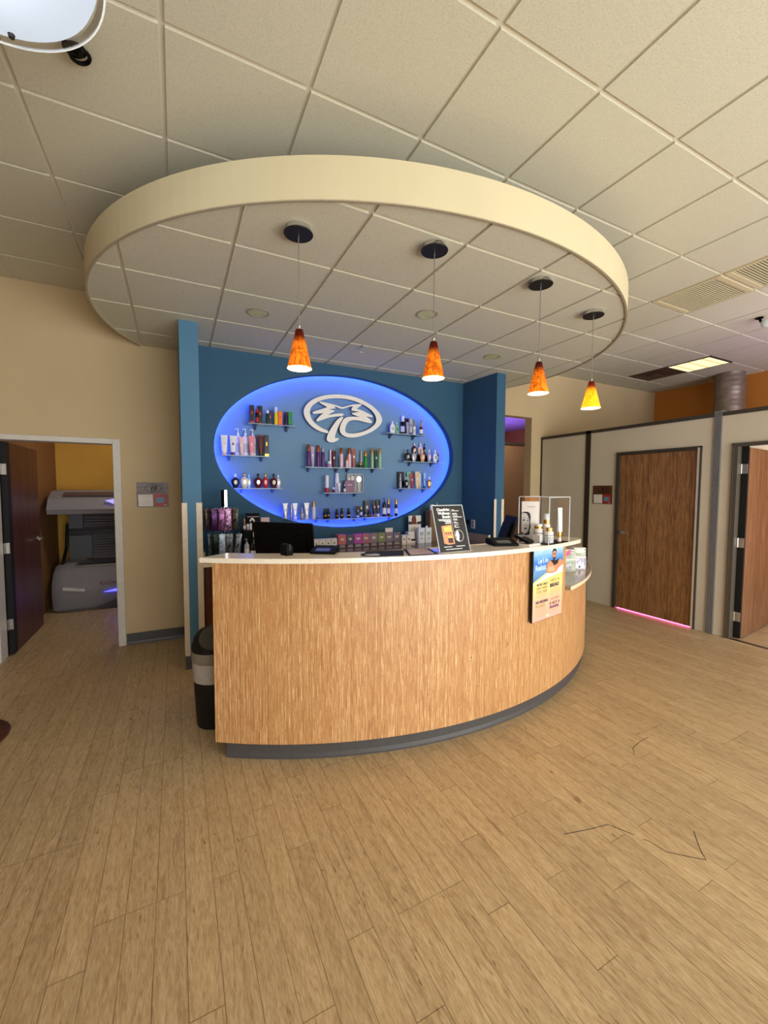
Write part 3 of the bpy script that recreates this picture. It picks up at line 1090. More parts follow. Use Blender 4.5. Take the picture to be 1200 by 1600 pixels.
for k, (s0, s1) in enumerate(((0.297, 0.25), (0.225, 0.185), (0.155, 0.115), (0.085, 0.0))):
    z = CEIL + 0.004 - 0.004 * k
    if s1:
        f.box(gxx - s0, gxx + s0, gyy - s0, gyy - s1, z, z + 0.003).box(gxx - s0, gxx + s0, gyy + s1, gyy + s0, z, z + 0.003)
        f.box(gxx - s0, gxx - s1, gyy - s1, gyy + s1, z, z + 0.003).box(gxx + s1, gxx + s0, gyy - s1, gyy + s1, z, z + 0.003)
    else:
        f.box(gxx - s0, gxx + s0, gyy - s0, gyy + s0, z, z + 0.003)
f.build('vanes', plain('brown_metal', '6A5646', 0.5, 0.3), t)
MB().box(gxx - 0.29, gxx + 0.29, gyy - 0.29, gyy + 0.29, CEIL + 0.0075, CEIL + 0.0084).build('backing', BLACKM, t)

# camera on the right ceiling
t = thing('security_camera', 'small white ringed camera on a dark bracket, ceiling at the right edge', 'camera', (5.69, 2.24, CEIL))
MB().lathe([(0.035, 0.005), (0.035, -0.012)], 5.68, 2.27, CEIL, 16).tube([(5.68, 2.27, CEIL - 0.01), (5.68, 2.25, CEIL - 0.06)], 0.012, 8).build('bracket', BLACK, t)
m = MB().lathe([(0.0, -0.05), (0.03, -0.045), (0.042, -0.03), (0.045, 0.0), (0.04, 0.03), (0.0, 0.045)], 5.69, 2.205, CEIL - 0.075, 24, axis='y', caps=False)
m.build('housing', plain('camera_white', 'DCE6E2', 0.3), t, smooth=True)

# duct
m = MB()
pr = []
n = 40
for k in range(n + 1):
    z = 2.45 + (CEIL - 2.45) * k / n
    pr.append((0.2 + 0.003 * math.sin(k * 2.1) + 0.006 * math.sin(k * 0.45), z))
m.lathe(pr, 7.99, 3.53, 0, 32, caps=False)
tag(m.build('air_duct', plain('dull_duct_metal', '8C8078', 0.42, 0.55, 0.15, 12), smooth=True), 'round crinkled grey metal duct dropping from the ceiling behind the partition', 'duct')

# ================================================================== reception desk
DX, DY, DR = 1.79, 4.95, 2.88


def ap(R, deg):
    a = math.radians(deg)
    return (DX + R * math.sin(a), DY - R * math.cos(a))


def arc_panel(m, R0, R1, a0, a1, z0, z1, n, mi=0):
    for k in range(n):
        t0, t1 = a0 + (a1 - a0) * k / n, a0 + (a1 - a0) * (k + 1) / n
        p, q = ap(R1, t0), ap(R1, t1)
        u0, u1 = R1 * math.radians(t0), R1 * math.radians(t1)
        m.quad([(*p, z0), (*q, z0), (*q, z1), (*p, z1)], mi, [(u0, z0), (u1, z0), (u1, z1), (u0, z1)])
        r, s = ap(R0, t0), ap(R0, t1)
        m.quad([(*s, z0), (*r, z0), (*r, z1), (*s, z1)], mi, [(u1, z0), (u0, z0), (u0, z1), (u1, z1)])
        m.quad([(*p, z1), (*q, z1), (*s, z1), (*r, z1)], mi, [(u0, 0), (u1, 0), (u1, .05), (u0, .05)])
        m.quad([(*q, z0), (*p, z0), (*r, z0), (*s, z0)], mi, [(u0, 0), (u1, 0), (u1, .05), (u0, .05)])
    for t, fl_ in ((a0, 0), (a1, 1)):
        p, r = ap(R1, t), ap(R0, t)
        qd = [(*p, z0), (*p, z1), (*r, z1), (*r, z0)]
        uv = [(0, z0), (0, z1), (.05, z1), (.05, z0)]
        m.quad(qd[::-1] if fl_ else qd, mi, uv[::-1] if fl_ else uv)
    return m


desk = thing('reception_desk', 'curved reception desk with striped wood laminate front and cream stone ledge', 'reception desk', (1.79, 2.4, 0))
arc_panel(MB(), DR - 0.045, DR, -34.05, 18.5, 0.10, 1.183, 60).build('front_panel', DESKWOOD, desk, smooth=True)
arc_panel(MB(), DR - 0.045, DR, 18.55, 51.5, 0.10, 0.815, 40).build('low_front_panel', DESKWOOD, desk, smooth=True)
m = MB()
prf = [(0.012, 0.0), (0.012, 0.012), (0.0, 0.03), (0.0, 0.094), (-0.006, 0.1)]
for k in range(70):
    t0, t1 = -32.9 + 83.5 * k / 70, -32.9 + 83.5 * (k + 1) / 70
    for (a, za), (b, zb) in zip(prf[:-1], prf[1:]):
        m.quad([(*ap(2.852 + a, t0), za), (*ap(2.852 + a, t1), za), (*ap(2.852 + b, t1), zb), (*ap(2.852 + b, t0), zb)])
for t, fl_ in ((-32.9, 0), (50.6, 1)):
    q = [(*ap(2.864, t), 0), (*ap(2.852, t), 0.1), (*ap(2.78, t), 0.1), (*ap(2.78, t), 0)]
    m.quad(q[::-1] if fl_ else q)
m.build('toe_kick', RUB, desk, smooth=True)
led_poly = [ap(2.95, -34.75 + 53.6 * k / 60) for k in range(61)] + [(2.83, 2.19), (2.89, 2.23), (2.91, 2.29), (2.88, 2.37), (2.82, 2.44), (2.76, 2.455)] + [ap(2.68 + (0.08 * min(1, max(0, -a / 30))), a) for a in [20.5 - 54.0 * k / 40 for k in range(41)]]
MB().prism(led_poly, (0, 0, 1.183), X, Y, 0.028).build('ledge_top', QUARTZ, desk, bevel=0.003)
lc = [ap(2.918, 18.6 + 31.6 * k / 36) for k in range(37)] + [ap(2.90, 51.0), ap(2.86, 51.6), ap(2.80, 51.8)] + [ap(2.36, 51.8 - 33.2 * k / 24) for k in range(25)]
MB().prism(lc, (0, 0, 0.8165), X, Y, 0.03).build('low_counter', TAUPE, desk, bevel=0.003)
lce = MB()
for k in range(37):
    a0, a1 = 18.6 + 32.2 * k / 37, 18.6 + 32.2 * (k + 1) / 37
    for R, s in ((2.9215, 1),):
        p, q = ap(R, a0), ap(R, a1)
        p2, q2 = ap(R - 0.003, a0), ap(R - 0.003, a1)
        lce.quad([(*p, 0.817), (*q, 0.817), (*q, 0.846), (*p, 0.846)])
        lce.quad([(*p, 0.846), (*q, 0.846), (*q2, 0.846), (*p2, 0.846)])
lce.build('counter_edge', plain('cream_edge_band', 'E6D6B4', 0.35), desk)
wt = [ap(2.83, -32 + 50 * k / 30) for k in range(31)] + [ap(2.15, 18 - 50 * k / 30) for k in range(31)]
MB().prism(wt, (0, 0, 0.73), X, Y, 0.03).build('work_surface', TAUPE, desk)
for a in (-31.5, 0, 18.0):
    m = MB()
    p, q = ap(2.82, a), ap(2.2, a)
    d = (Vector(q) - Vector(p)).normalized()
    nn = Vector((-d.y, d.x)) * 0.012
    c4 = [Vector(p) - nn, Vector(q) - nn, Vector(q) + nn, Vector(p) + nn]
    m.prism([(v.x, v.y) for v in c4], (0, 0, 0.0), X, Y, 0.73)
    m.build('support_panel', CABWOOD, desk)
p, q = ap(2.82, 51.4), ap(2.4, 51.4)
MB().prism([p, q, (q[0] - 0.01, q[1] - 0.012), (p[0] - 0.01, p[1] - 0.012)], (0, 0, 0), X, Y, 0.816).build('end_panel', CABWOOD, desk)
for th, zz in ((-8.5, 0.33), (-2.3, 0.52), (-1.2, 0.32), (4.0, 0.55)):
    p = ap(2.8805, th)
    MB().lathe([(0.004, 0), (0.003, 0.001)], p[0], p[1], zz, 8, axis='y').build('screw_cap', BLACKM, desk)

# ------------------------------------------------------------------ back counter
bc = thing('back_counter', 'low taupe back counter with dark wood cabinets below the blue wall', 'counter', (1.86, 4.3, 0))
MB().box(0.203, 3.488, 3.985, 4.598, 0.90, 0.93).build('worktop', plain('brown_worktop', '75614C', 0.12, var=0.06, scale=80), bc)
MB().box(0.203, 3.488, 3.975, 3.985, 0.898, 0.932).build('counter_edge', MATS['cream_edge_band'], bc)
MB().box(0.203, 0.222, 3.99, 4.598, 0.93, 1.03).build('side_splash', TAUPE, bc)
MB().box(3.462, 3.488, 3.99, 4.598, 0.93, 1.03).build('side_splash', TAUPE, bc)
MB().box(3.462, 3.488, 3.984, 3.99, 0.93, 1.032).build('splash_edge', MATS['cream_edge_band'], bc)
MB().box(0.203, 3.484, 4.03, 4.598, 0.0, 0.90).build('cabinet_body', CABWOOD, bc)
for k in range(6):
    x0 = 0.206 + k * 0.546
    dd = MB().box(x0, x0 + 0.540, 4.01, 4.029, 0.10, 0.89)
    d = dd.build('door', CABWOOD, bc, bevel=0.002)
    MB().tube([(x0 + 0.45, 4.01, 0.8), (x0 + 0.45, 3.985, 0.8), (x0 + 0.45, 3.985, 0.68), (x0 + 0.45, 4.01, 0.68)], 0.005, 8).build('handle', ALU, d, smooth=True)

# ------------------------------------------------------------------ palm tree sign in the niche
PIECE1 = [(1.6154, 2.2557), (1.565, 2.2635), (1.5233, 2.2727), (1.48, 2.2896), (1.4412, 2.3116), (1.4057, 2.3385), (1.3806, 2.3659), (1.3586, 2.3935), (1.3408, 2.4261), (1.3311, 2.4592), (1.3293, 2.4881), (1.3366, 2.5226), (1.3518, 2.5501), (1.372, 2.5772), (1.4005, 2.6051), (1.4331, 2.6307), (1.472, 2.6531), (1.5152, 2.6722), (1.562, 2.6887), (1.609, 2.7015), (1.6618, 2.7119), (1.7151, 2.7194), (1.7688, 2.724), (1.8231, 2.7257), (1.8779, 2.7232), (1.9333, 2.7177), (1.9892, 2.7081), (2.0457, 2.6942), (2.0913, 2.6791), (2.1374, 2.6597), (2.178, 2.6396), (2.2189, 2.6151), (2.2566, 2.5881), (2.2898, 2.5583), (2.3137, 2.5286), (2.3293, 2.4981), (2.3354, 2.4689), (2.3283, 2.4365), (2.3081, 2.4032), (2.2784, 2.3715), (2.243, 2.3437), (2.2042, 2.318), (2.161, 2.2952), (2.117, 2.2747), (2.0686, 2.2561), (2.023, 2.2419), (1.9777, 2.231), (1.9327, 2.2242), (1.8882, 2.2226), (1.8528, 2.2277), (1.822, 2.2381), (1.7979, 2.2509), (1.7816, 2.2672), (1.7708, 2.2888), (1.7676, 2.3139), (1.7721, 2.3425), (1.7808, 2.3705), (1.795, 2.3999), (1.8093, 2.4242), (1.8268, 2.4449), (1.8466, 2.4586), (1.8687, 2.4665), (1.8941, 2.4706), (1.9554, 2.4775), (2.0004, 2.4801), (2.04, 2.4792), (1.9891, 2.4885), (1.9442, 2.5002), (1.9241, 2.5088), (1.9308, 2.5195), (1.9666, 2.5297), (2.023, 2.5407), (1.9779, 2.5441), (1.9331, 2.5463), (1.9153, 2.555), (1.9242, 2.5752), (1.9421, 2.5982), (1.8998, 2.5933), (1.8722, 2.5837), (1.8447, 2.5731), (1.8227, 2.563), (1.8009, 2.5581), (1.7792, 2.5571), (1.7575, 2.5623), (1.7253, 2.5734), (1.6953, 2.5747), (1.706, 2.5656), (1.722, 2.5571), (1.6824, 2.5485), (1.6293, 2.5339), (1.6717, 2.5346), (1.7015, 2.5282), (1.7036, 2.5184), (1.6716, 2.5016), (1.6238, 2.4727), (1.6502, 2.4759), (1.7035, 2.4903), (1.7574, 2.4999), (1.7953, 2.502), (1.8138, 2.4995), (1.8193, 2.4899), (1.8061, 2.4766), (1.7789, 2.4684), (1.7141, 2.4591), (1.6501, 2.445), (1.613, 2.433), (1.5762, 2.4182), (1.5344, 2.4001), (1.5033, 2.3889), (1.4847, 2.3875), (1.4765, 2.3947), (1.4849, 2.4111), (1.5243, 2.4537), (1.564, 2.4866), (1.5245, 2.4793), (1.4729, 2.4711), (1.4442, 2.4696), (1.4331, 2.4775), (1.4372, 2.4896), (1.4628, 2.5016), (1.4937, 2.5131), (1.556, 2.5373), (1.6115, 2.5601), (1.5822, 2.5752), (1.551, 2.5881), (1.5252, 2.6005), (1.5139, 2.6102), (1.5222, 2.6169), (1.5668, 2.6143), (1.6296, 2.6074), (1.6826, 2.6005), (1.72, 2.594), (1.7576, 2.5854), (1.7847, 2.5798), (1.801, 2.5793), (1.8228, 2.5843), (1.8557, 2.5954), (1.8888, 2.6076), (1.9443, 2.6229), (2.0004, 2.6323), (2.0457, 2.6386), (2.0548, 2.6322), (2.04, 2.6154), (2.0117, 2.5933), (1.9891, 2.5748), (2.0344, 2.5675), (2.0857, 2.5523), (2.1433, 2.5302), (2.198, 2.5086), (2.205, 2.4997), (2.1899, 2.4901), (2.1491, 2.4911), (2.1121, 2.4943), (2.1376, 2.4797), (2.1666, 2.4621), (2.1899, 2.4409), (2.197, 2.4288), (2.19, 2.4189), (2.1725, 2.4155), (2.1376, 2.4161), (2.0915, 2.4231), (2.0457, 2.432), (1.9947, 2.4374), (1.9442, 2.4366), (1.9107, 2.429), (1.8862, 2.4159), (1.8685, 2.3972), (1.853, 2.3706), (1.842, 2.3392), (1.8375, 2.3084), (1.8441, 2.2864), (1.8573, 2.277), (1.8882, 2.2718), (1.9328, 2.2736), (1.9777, 2.2795), (2.023, 2.2896), (2.0686, 2.3029), (2.1088, 2.3191), (2.1493, 2.3395), (2.1877, 2.3652), (2.2193, 2.3927), (2.2428, 2.4217), (2.2533, 2.452), (2.2521, 2.4804), (2.2402, 2.512), (2.219, 2.5439), (2.1921, 2.5698), (2.1606, 2.5911), (2.1166, 2.6152), (2.0685, 2.6346), (2.014, 2.651), (1.9555, 2.6649), (1.8999, 2.6737), (1.8449, 2.6784), (1.7904, 2.679), (1.7364, 2.6756), (1.6829, 2.6693), (1.6299, 2.66), (1.5826, 2.6464), (1.5357, 2.629), (1.4963, 2.6105), (1.4634, 2.5887), (1.4357, 2.5637), (1.4152, 2.5365), (1.4049, 2.5092), (1.4016, 2.4797), (1.4075, 2.448), (1.4184, 2.4177), (1.4335, 2.3924), (1.4518, 2.3712), (1.4773, 2.3515), (1.5061, 2.3328), (1.5423, 2.3146), (1.5809, 2.2993), (1.6071, 2.2911), (1.6219, 2.2831), (1.625, 2.2713)]
PIECE2 = [(1.7843, 2.4587), (1.7985, 2.4639), (1.8105, 2.4608), (1.8126, 2.4508), (1.8028, 2.4328), (1.7842, 2.4041), (1.7656, 2.3724), (1.7515, 2.3431), (1.7351, 2.3066), (1.7243, 2.2757), (1.7134, 2.2447), (1.7079, 2.2212), (1.7111, 2.2073), (1.7219, 2.2038), (1.7348, 2.2086), (1.7478, 2.2084), (1.7554, 2.2007), (1.7532, 2.1894), (1.7401, 2.1786), (1.7239, 2.1686), (1.697, 2.158), (1.6702, 2.1516), (1.6435, 2.1521), (1.6224, 2.159), (1.6087, 2.1703), (1.6035, 2.185), (1.6067, 2.2082), (1.6153, 2.2337), (1.626, 2.2594), (1.6409, 2.2873), (1.6602, 2.3187), (1.6816, 2.3503), (1.7031, 2.3819), (1.7247, 2.4097), (1.7485, 2.4337)]
lg = thing('palm_tree_sign', 'white raised palm tree emblem in an oval ring on the niche wall', 'sign', (1.80, 4.73, 2.25))
for poly in (PIECE1, PIECE2):
    MB().prism(poly, (0, 4.728, 0), X, Z, 0.024).build('emblem_side', plain('slate_return', '3A4A58', 0.5), lg)
    MB().prism(poly, (0, 4.704, 0), X, Z, 0.003).build('emblem_face', WHITE, lg)
for x, z in ((1.365, 2.483), (2.294, 2.46), (1.665, 2.217), (1.801, 2.70)):
    MB().lathe([(0.006, 0), (0.006, 0.032)], x, 4.76, z, 8, axis='y').build('standoff', ALU, lg)

# ------------------------------------------------------------------ glass shelves
SHELVES = [
    (0.696, 1.218, 2.295),
    (0.43, 0.928, 1.948),
    (0.546, 1.056, 1.601),
    (1.318, 1.774, 1.847),
    (1.777, 2.31, 1.851),
    (1.529, 1.965, 1.552),
    (1.054, 1.527, 1.246),
    (1.535, 2.004, 1.243),
    (2.013, 2.525, 1.252),
    (2.352, 2.914, 2.296),
    (2.596, 3.205, 1.952),
    (2.523, 3.036, 1.607),
]
BRACKETS = [(0.794, 0), (1.137, 0), (0.516, 1), (0.854, 1), (0.636, 2), (0.976, 2), (1.387, 3), (1.731, 3), (1.874, 4), (2.216, 4), (1.627, 5), (1.974, 5), (1.126, 6), (1.481, 6), (1.626, 7), (1.972, 7), (2.118, 8), (2.466, 8), (2.464, 9), (2.804, 9), (2.755, 10), (3.097, 10), (2.627, 11), (2.971, 11)]
SHN = ['top left glass shelf with two dark brackets, dark boxes and a yellow bottle on it', 'middle left glass shelf holding lotion tubes and three white pumps',
       'lower left glass shelf holding seven rounded bottles', 'centre glass shelf, left half, holding purple and pink bottles',
       'centre glass shelf, right half, holding pink and green bottles', 'short glass shelf below the centre one holding a plum gift box',
       'long bottom glass shelf, left third, holding silver white tubes', 'long bottom glass shelf, middle third, holding squat black bottles',
       'long bottom glass shelf, right third, holding tall black bottles', 'top right glass shelf holding a round white bottle',
       'middle right glass shelf holding ornate bottles in two rows', 'bottom right glass shelf holding slim tubes and a gold bottle']
for k, (x0, x1, z) in enumerate(SHELVES):
    t = thing('glass_shelf', SHN[k], 'shelf', ((x0 + x1) / 2, 4.69, z), 'glass shelves in the oval niche')
    MB().box(x0, x1, 4.602, 4.758, z - 0.004, z + 0.004).build('shelf_pane', SHELFG, t)
    MB().box(x0, x1, 4.6, 4.6018, z - 0.004, z + 0.004).build('front_edge', SHELFEDGE, t)
    for bxx, si in BRACKETS:
        if si == k:
            b = MB().prism([(0, 0.012), (0.10, 0.008), (0.105, 0.0), (0.10, -0.006), (0.05, -0.02), (0.02, -0.045), (0.0, -0.05)], (bxx - 0.012, 4.76, z), (0, -1, 0), (0, 0, 1), -0.024)
            b.build('bracket', BRACKET, t, bevel=0.003)


# ------------------------------------------------------------------ product builders
def flat_ring(cx, cy, z, a, b, n=16, p=2.0):
    r = []
    for k in range(n):
        t = 2 * PI * k / n
        c, s = math.cos(t), math.sin(t)
        r.append((cx + a * abs(c) ** (2 / p) * (1 if c >= 0 else -1), cy + b * abs(s) ** (2 / p) * (1 if s >= 0 else -1), z))
    return r


SH_GROUP = ['products on the top left shelf', 'products on the middle left shelf', 'products on the lower left shelf', 'products on the centre shelf',
            'products on the centre shelf', 'products on the shelf below the centre', 'products on the long bottom shelf', 'products on the long bottom shelf',
            'products on the long bottom shelf', 'products on the top right shelf', 'products on the middle right shelf', 'products on the bottom right shelf']
KNAME = dict(box='product_box', bigbox='gift_box', tube='lotion_tube', pump='pump_bottle', spray='lotion_bottle', jar='cream_jar', jarb='serum_bottle', orn='ornate_bottle', dropper='dropper_bottle', round='round_bottle')
KCAT = dict(box='box', bigbox='box', tube='tube', pump='bottle', spray='bottle', jar='jar', jarb='bottle', orn='bottle', dropper='bottle', round='bottle')


def product(kind, x, y, z, h, w, c1, c2, label, group=None, depth=None):
    t = thing(KNAME[kind], label, KCAT[kind], (x, y, z), group)
    A, B = pm(c1), pm(c2)
    r = w / 2
    lab = pm('wht') if c1 not in ('wht', 'sil', 'crm', 'ice') else pm('gry')
    if kind == 'tube':
        d = min(0.016, r * 0.85)
        hc = h * 0.16
        MB().loft([flat_ring(x, y, z + hc, r * 0.72, d, 20), flat_ring(x, y, z + hc + h * 0.1, r * 0.80, d, 20), flat_ring(x, y, z + h * 0.65, r * 0.93, d * 0.55, 20, 2.4), flat_ring(x, y, z + h * 0.955, r, 0.0022, 20, 4)]).build('tube_body', A, t, smooth=True)
        MB().box(x - r, x + r, y - 0.0018, y + 0.0018, z + h * 0.955, z + h).build('crimp', A, t)
        MB().loft([flat_ring(x, y, z, r * 0.62, d * 0.95, 20), flat_ring(x, y, z + hc, r * 0.66, d, 20)]).build('cap', B, t, smooth=True)
        MB().prism(ellipse(0, 0, r * 0.34, h * 0.16, 16), (x, y - d * 0.86, z + h * 0.5), X, Z, 0.0012, base=-0.004).build('label_print', pm(c2) if c2 != c1 else lab, t)
    elif kind == 'spray':
        cl = 0.72 if c1 == 'wht2' else 0.30 if c2 in ('cop', 'gold', 'clear') else 0.2
        r = min(r, 0.027)
        MB().lathe([(r * 0.92, 0), (r, 0.004), (r, h * (1 - cl) - 0.012), (r * 0.8, h * (1 - cl))], x, y, z, 20).build('bottle_body', A, t, smooth=True)
        MB().lathe([(r * 0.84, h * (1 - cl)), (r * 0.84, h - 0.004), (r * 0.74, h)], x, y, z, 20).build('cap', B, t, smooth=True)
        MB().lathe([(r * 1.012, h * 0.08 if c1 == 'wht2' else h * 0.16), (r * 1.012, h * 0.2 if c1 == 'wht2' else h * 0.46)], x, y, z, 20, caps=False).build('label_band', pm(c2) if c2 in ('red', 'wht2') else lab if c1 in ('blk', 'mar') else A, t, smooth=True)
    elif kind == 'dropper':
        r = min(r, 0.024)
        MB().lathe([(r * 0.92, 0), (r, 0.004), (r, h * 0.48), (r * 0.9, h * 0.52), (r * 0.45, h * 0.56)], x, y, z, 20).build('bottle_body', A, t, smooth=True)
        MB().lathe([(r * 0.55, h * 0.56), (r * 0.55, h * 0.66), (r * 0.36, h * 0.68), (r * 0.34, h * 0.95), (r * 0.2, h)], x, y, z, 16).build('cap', B, t, smooth=True)
        MB().lathe([(r * 1.012, h * 0.12), (r * 1.012, h * 0.38)], x, y, z, 20, caps=False).build('label_band', lab, t, smooth=True)
    elif kind == 'box':
        d = depth or 0.034
        MB().box(x - r, x + r, y - d / 2, y + d / 2, z, z + h).build('carton', A, t, bevel=0.001)
        MB().box(x - r * 0.98, x + r * 0.98, y - d / 2 - 0.0008, y - d / 2, z + 0.004, z + h * 0.13).build('foot_print', B, t)
        MB().box(x - r * 0.3, x + r * 0.3, y - d / 2 - 0.0008, y - d / 2, z + h * 0.5, z + h * 0.68).build('label_print', B, t)
    elif kind == 'bigbox':
        MB().box(x - r, x + r, y - 0.02, y + 0.02, z, z + h).build('carton', A, t, bevel=0.0015)
        MB().box(x - r * 0.45, x + r * 0.45, y - 0.0208, y - 0.02, z + h * 0.6, z + h * 0.7).build('label_print', pm('pur_l'), t)
    elif kind == 'jar':
        MB().lathe([(r * 0.92, 0), (r, 0.004), (r, h * 0.55), (r * 0.9, h * 0.6)], x, y, z, 20, sy=min(1, 0.028 / r)).build('jar_body', A, t, smooth=True)
        MB().lathe([(r * 0.86, h * 0.6), (r * 0.86, h * 0.96), (r * 0.78, h)], x, y, z, 20, sy=min(1, 0.028 / r)).build('lid', B, t, smooth=True)
    elif kind == 'jarb':
        sy = min(1, 0.022 / r)
        MB().lathe([(r * 0.92, 0), (r, 0.004), (r, h * 0.62), (r * 0.7, h * 0.68)], x, y, z, 20, sy=sy).build('bottle_body', A, t, smooth=True)
        MB().lathe([(r * 0.66, h * 0.68), (r * 0.66, h * 0.97), (r * 0.58, h)], x, y, z, 20, sy=sy).build('cap', pm('blk'), t, smooth=True)
        MB().lathe([(r * 1.01, h * 0.26), (r * 1.01, h * 0.34)], x, y, z, 20, sy=sy, caps=False).build('label_band', B, t, smooth=True)
    elif kind == 'pump':
        sy = min(1, 0.02 / r)
        MB().lathe([(r * 0.94, 0), (r, 0.005), (r, h * 0.62), (r * 0.8, h * 0.69), (r * 0.34, h * 0.74)], x, y, z, 20, sy=sy).build('bottle_body', A, t, smooth=True)
        C = pm('wht') if c1 == 'wht' else B
        MB().lathe([(r * 0.36, h * 0.74), (r * 0.36, h * 0.82), (r * 0.12, h * 0.83), (r * 0.12, h * 0.94)], x, y, z, 14).tube([(x + r * 0.25, y, z + h * 0.965), (x - r * 0.3, y, z + h * 0.965), (x - r * 0.8, y, z + h * 0.94)], h * 0.018, 8).build('pump_head', C, t, smooth=True)
        MB().lathe([(r * 1.01, h * 0.12), (r * 1.01, h * 0.45)], x, y, z, 20, sy=sy, caps=False).build('label_band', lab if c1 != 'wht' else B, t, smooth=True)
    elif kind == 'round':
        sy = min(1, 0.02 / r)
        MB().lathe([(r * 0.5, 0), (r * 0.85, h * 0.08), (r, h * 0.36), (r * 0.88, h * 0.62), (r * 0.4, h * 0.8), (r * 0.2, h * 0.84)], x, y, z, 24, sy=sy).build('bottle_body', A, t, smooth=True)
        MB().lathe([(r * 0.26, h * 0.84), (r * 0.3, h * 0.92), (r * 0.2, h)], x, y, z, 16).build('cap', B, t, smooth=True)
        MB().prism(ellipse(0, 0, r * 0.5, h * 0.15, 20), (x, y - r * sy, z + h * 0.38), X, Z, 0.001).build('label_print', pm('grn') if c1 == 'grn_l' else pm('gry'), t)
    elif kind == 'orn':
        sy = min(1, 0.021 / r)
        MB().lathe([(r * 0.42, 0), (r * 0.55, h * 0.05), (r * 0.82, h * 0.22), (r, h * 0.42), (r * 0.92, h * 0.56), (r * 0.55, h * 0.68), (r * 0.2, h * 0.72), (r * 0.2, h * 0.76)], x, y, z, 14, sy=sy).build('bottle_body', A, t, smooth=False)
        MB().lathe([(r * 0.2, h * 0.76), (r * 0.3, h * 0.82), (r * 0.34, h * 0.9), (r * 0.2, h * 0.98), (0.001, h)], x, y, z, 12, sy=max(sy, 0.6)).build('stopper', B, t, smooth=True)
        bd = {'red_d': 'sil', 'blk': 'sil', 'mar': 'crm', 'nav': 'crm', 'red': 'pnk_l', 'pch': 'crm', 'lil': 'wht', 'grn_d': 'sil', 'gold': 'crm'}.get(c1, 'sil')
        MB().prism(ellipse(0, 0, r * 0.4, h * 0.15, 18), (x, y - r * sy * 0.98, z + h * 0.4), X, Z, 0.002).build('badge', pm(bd), t)
    return t


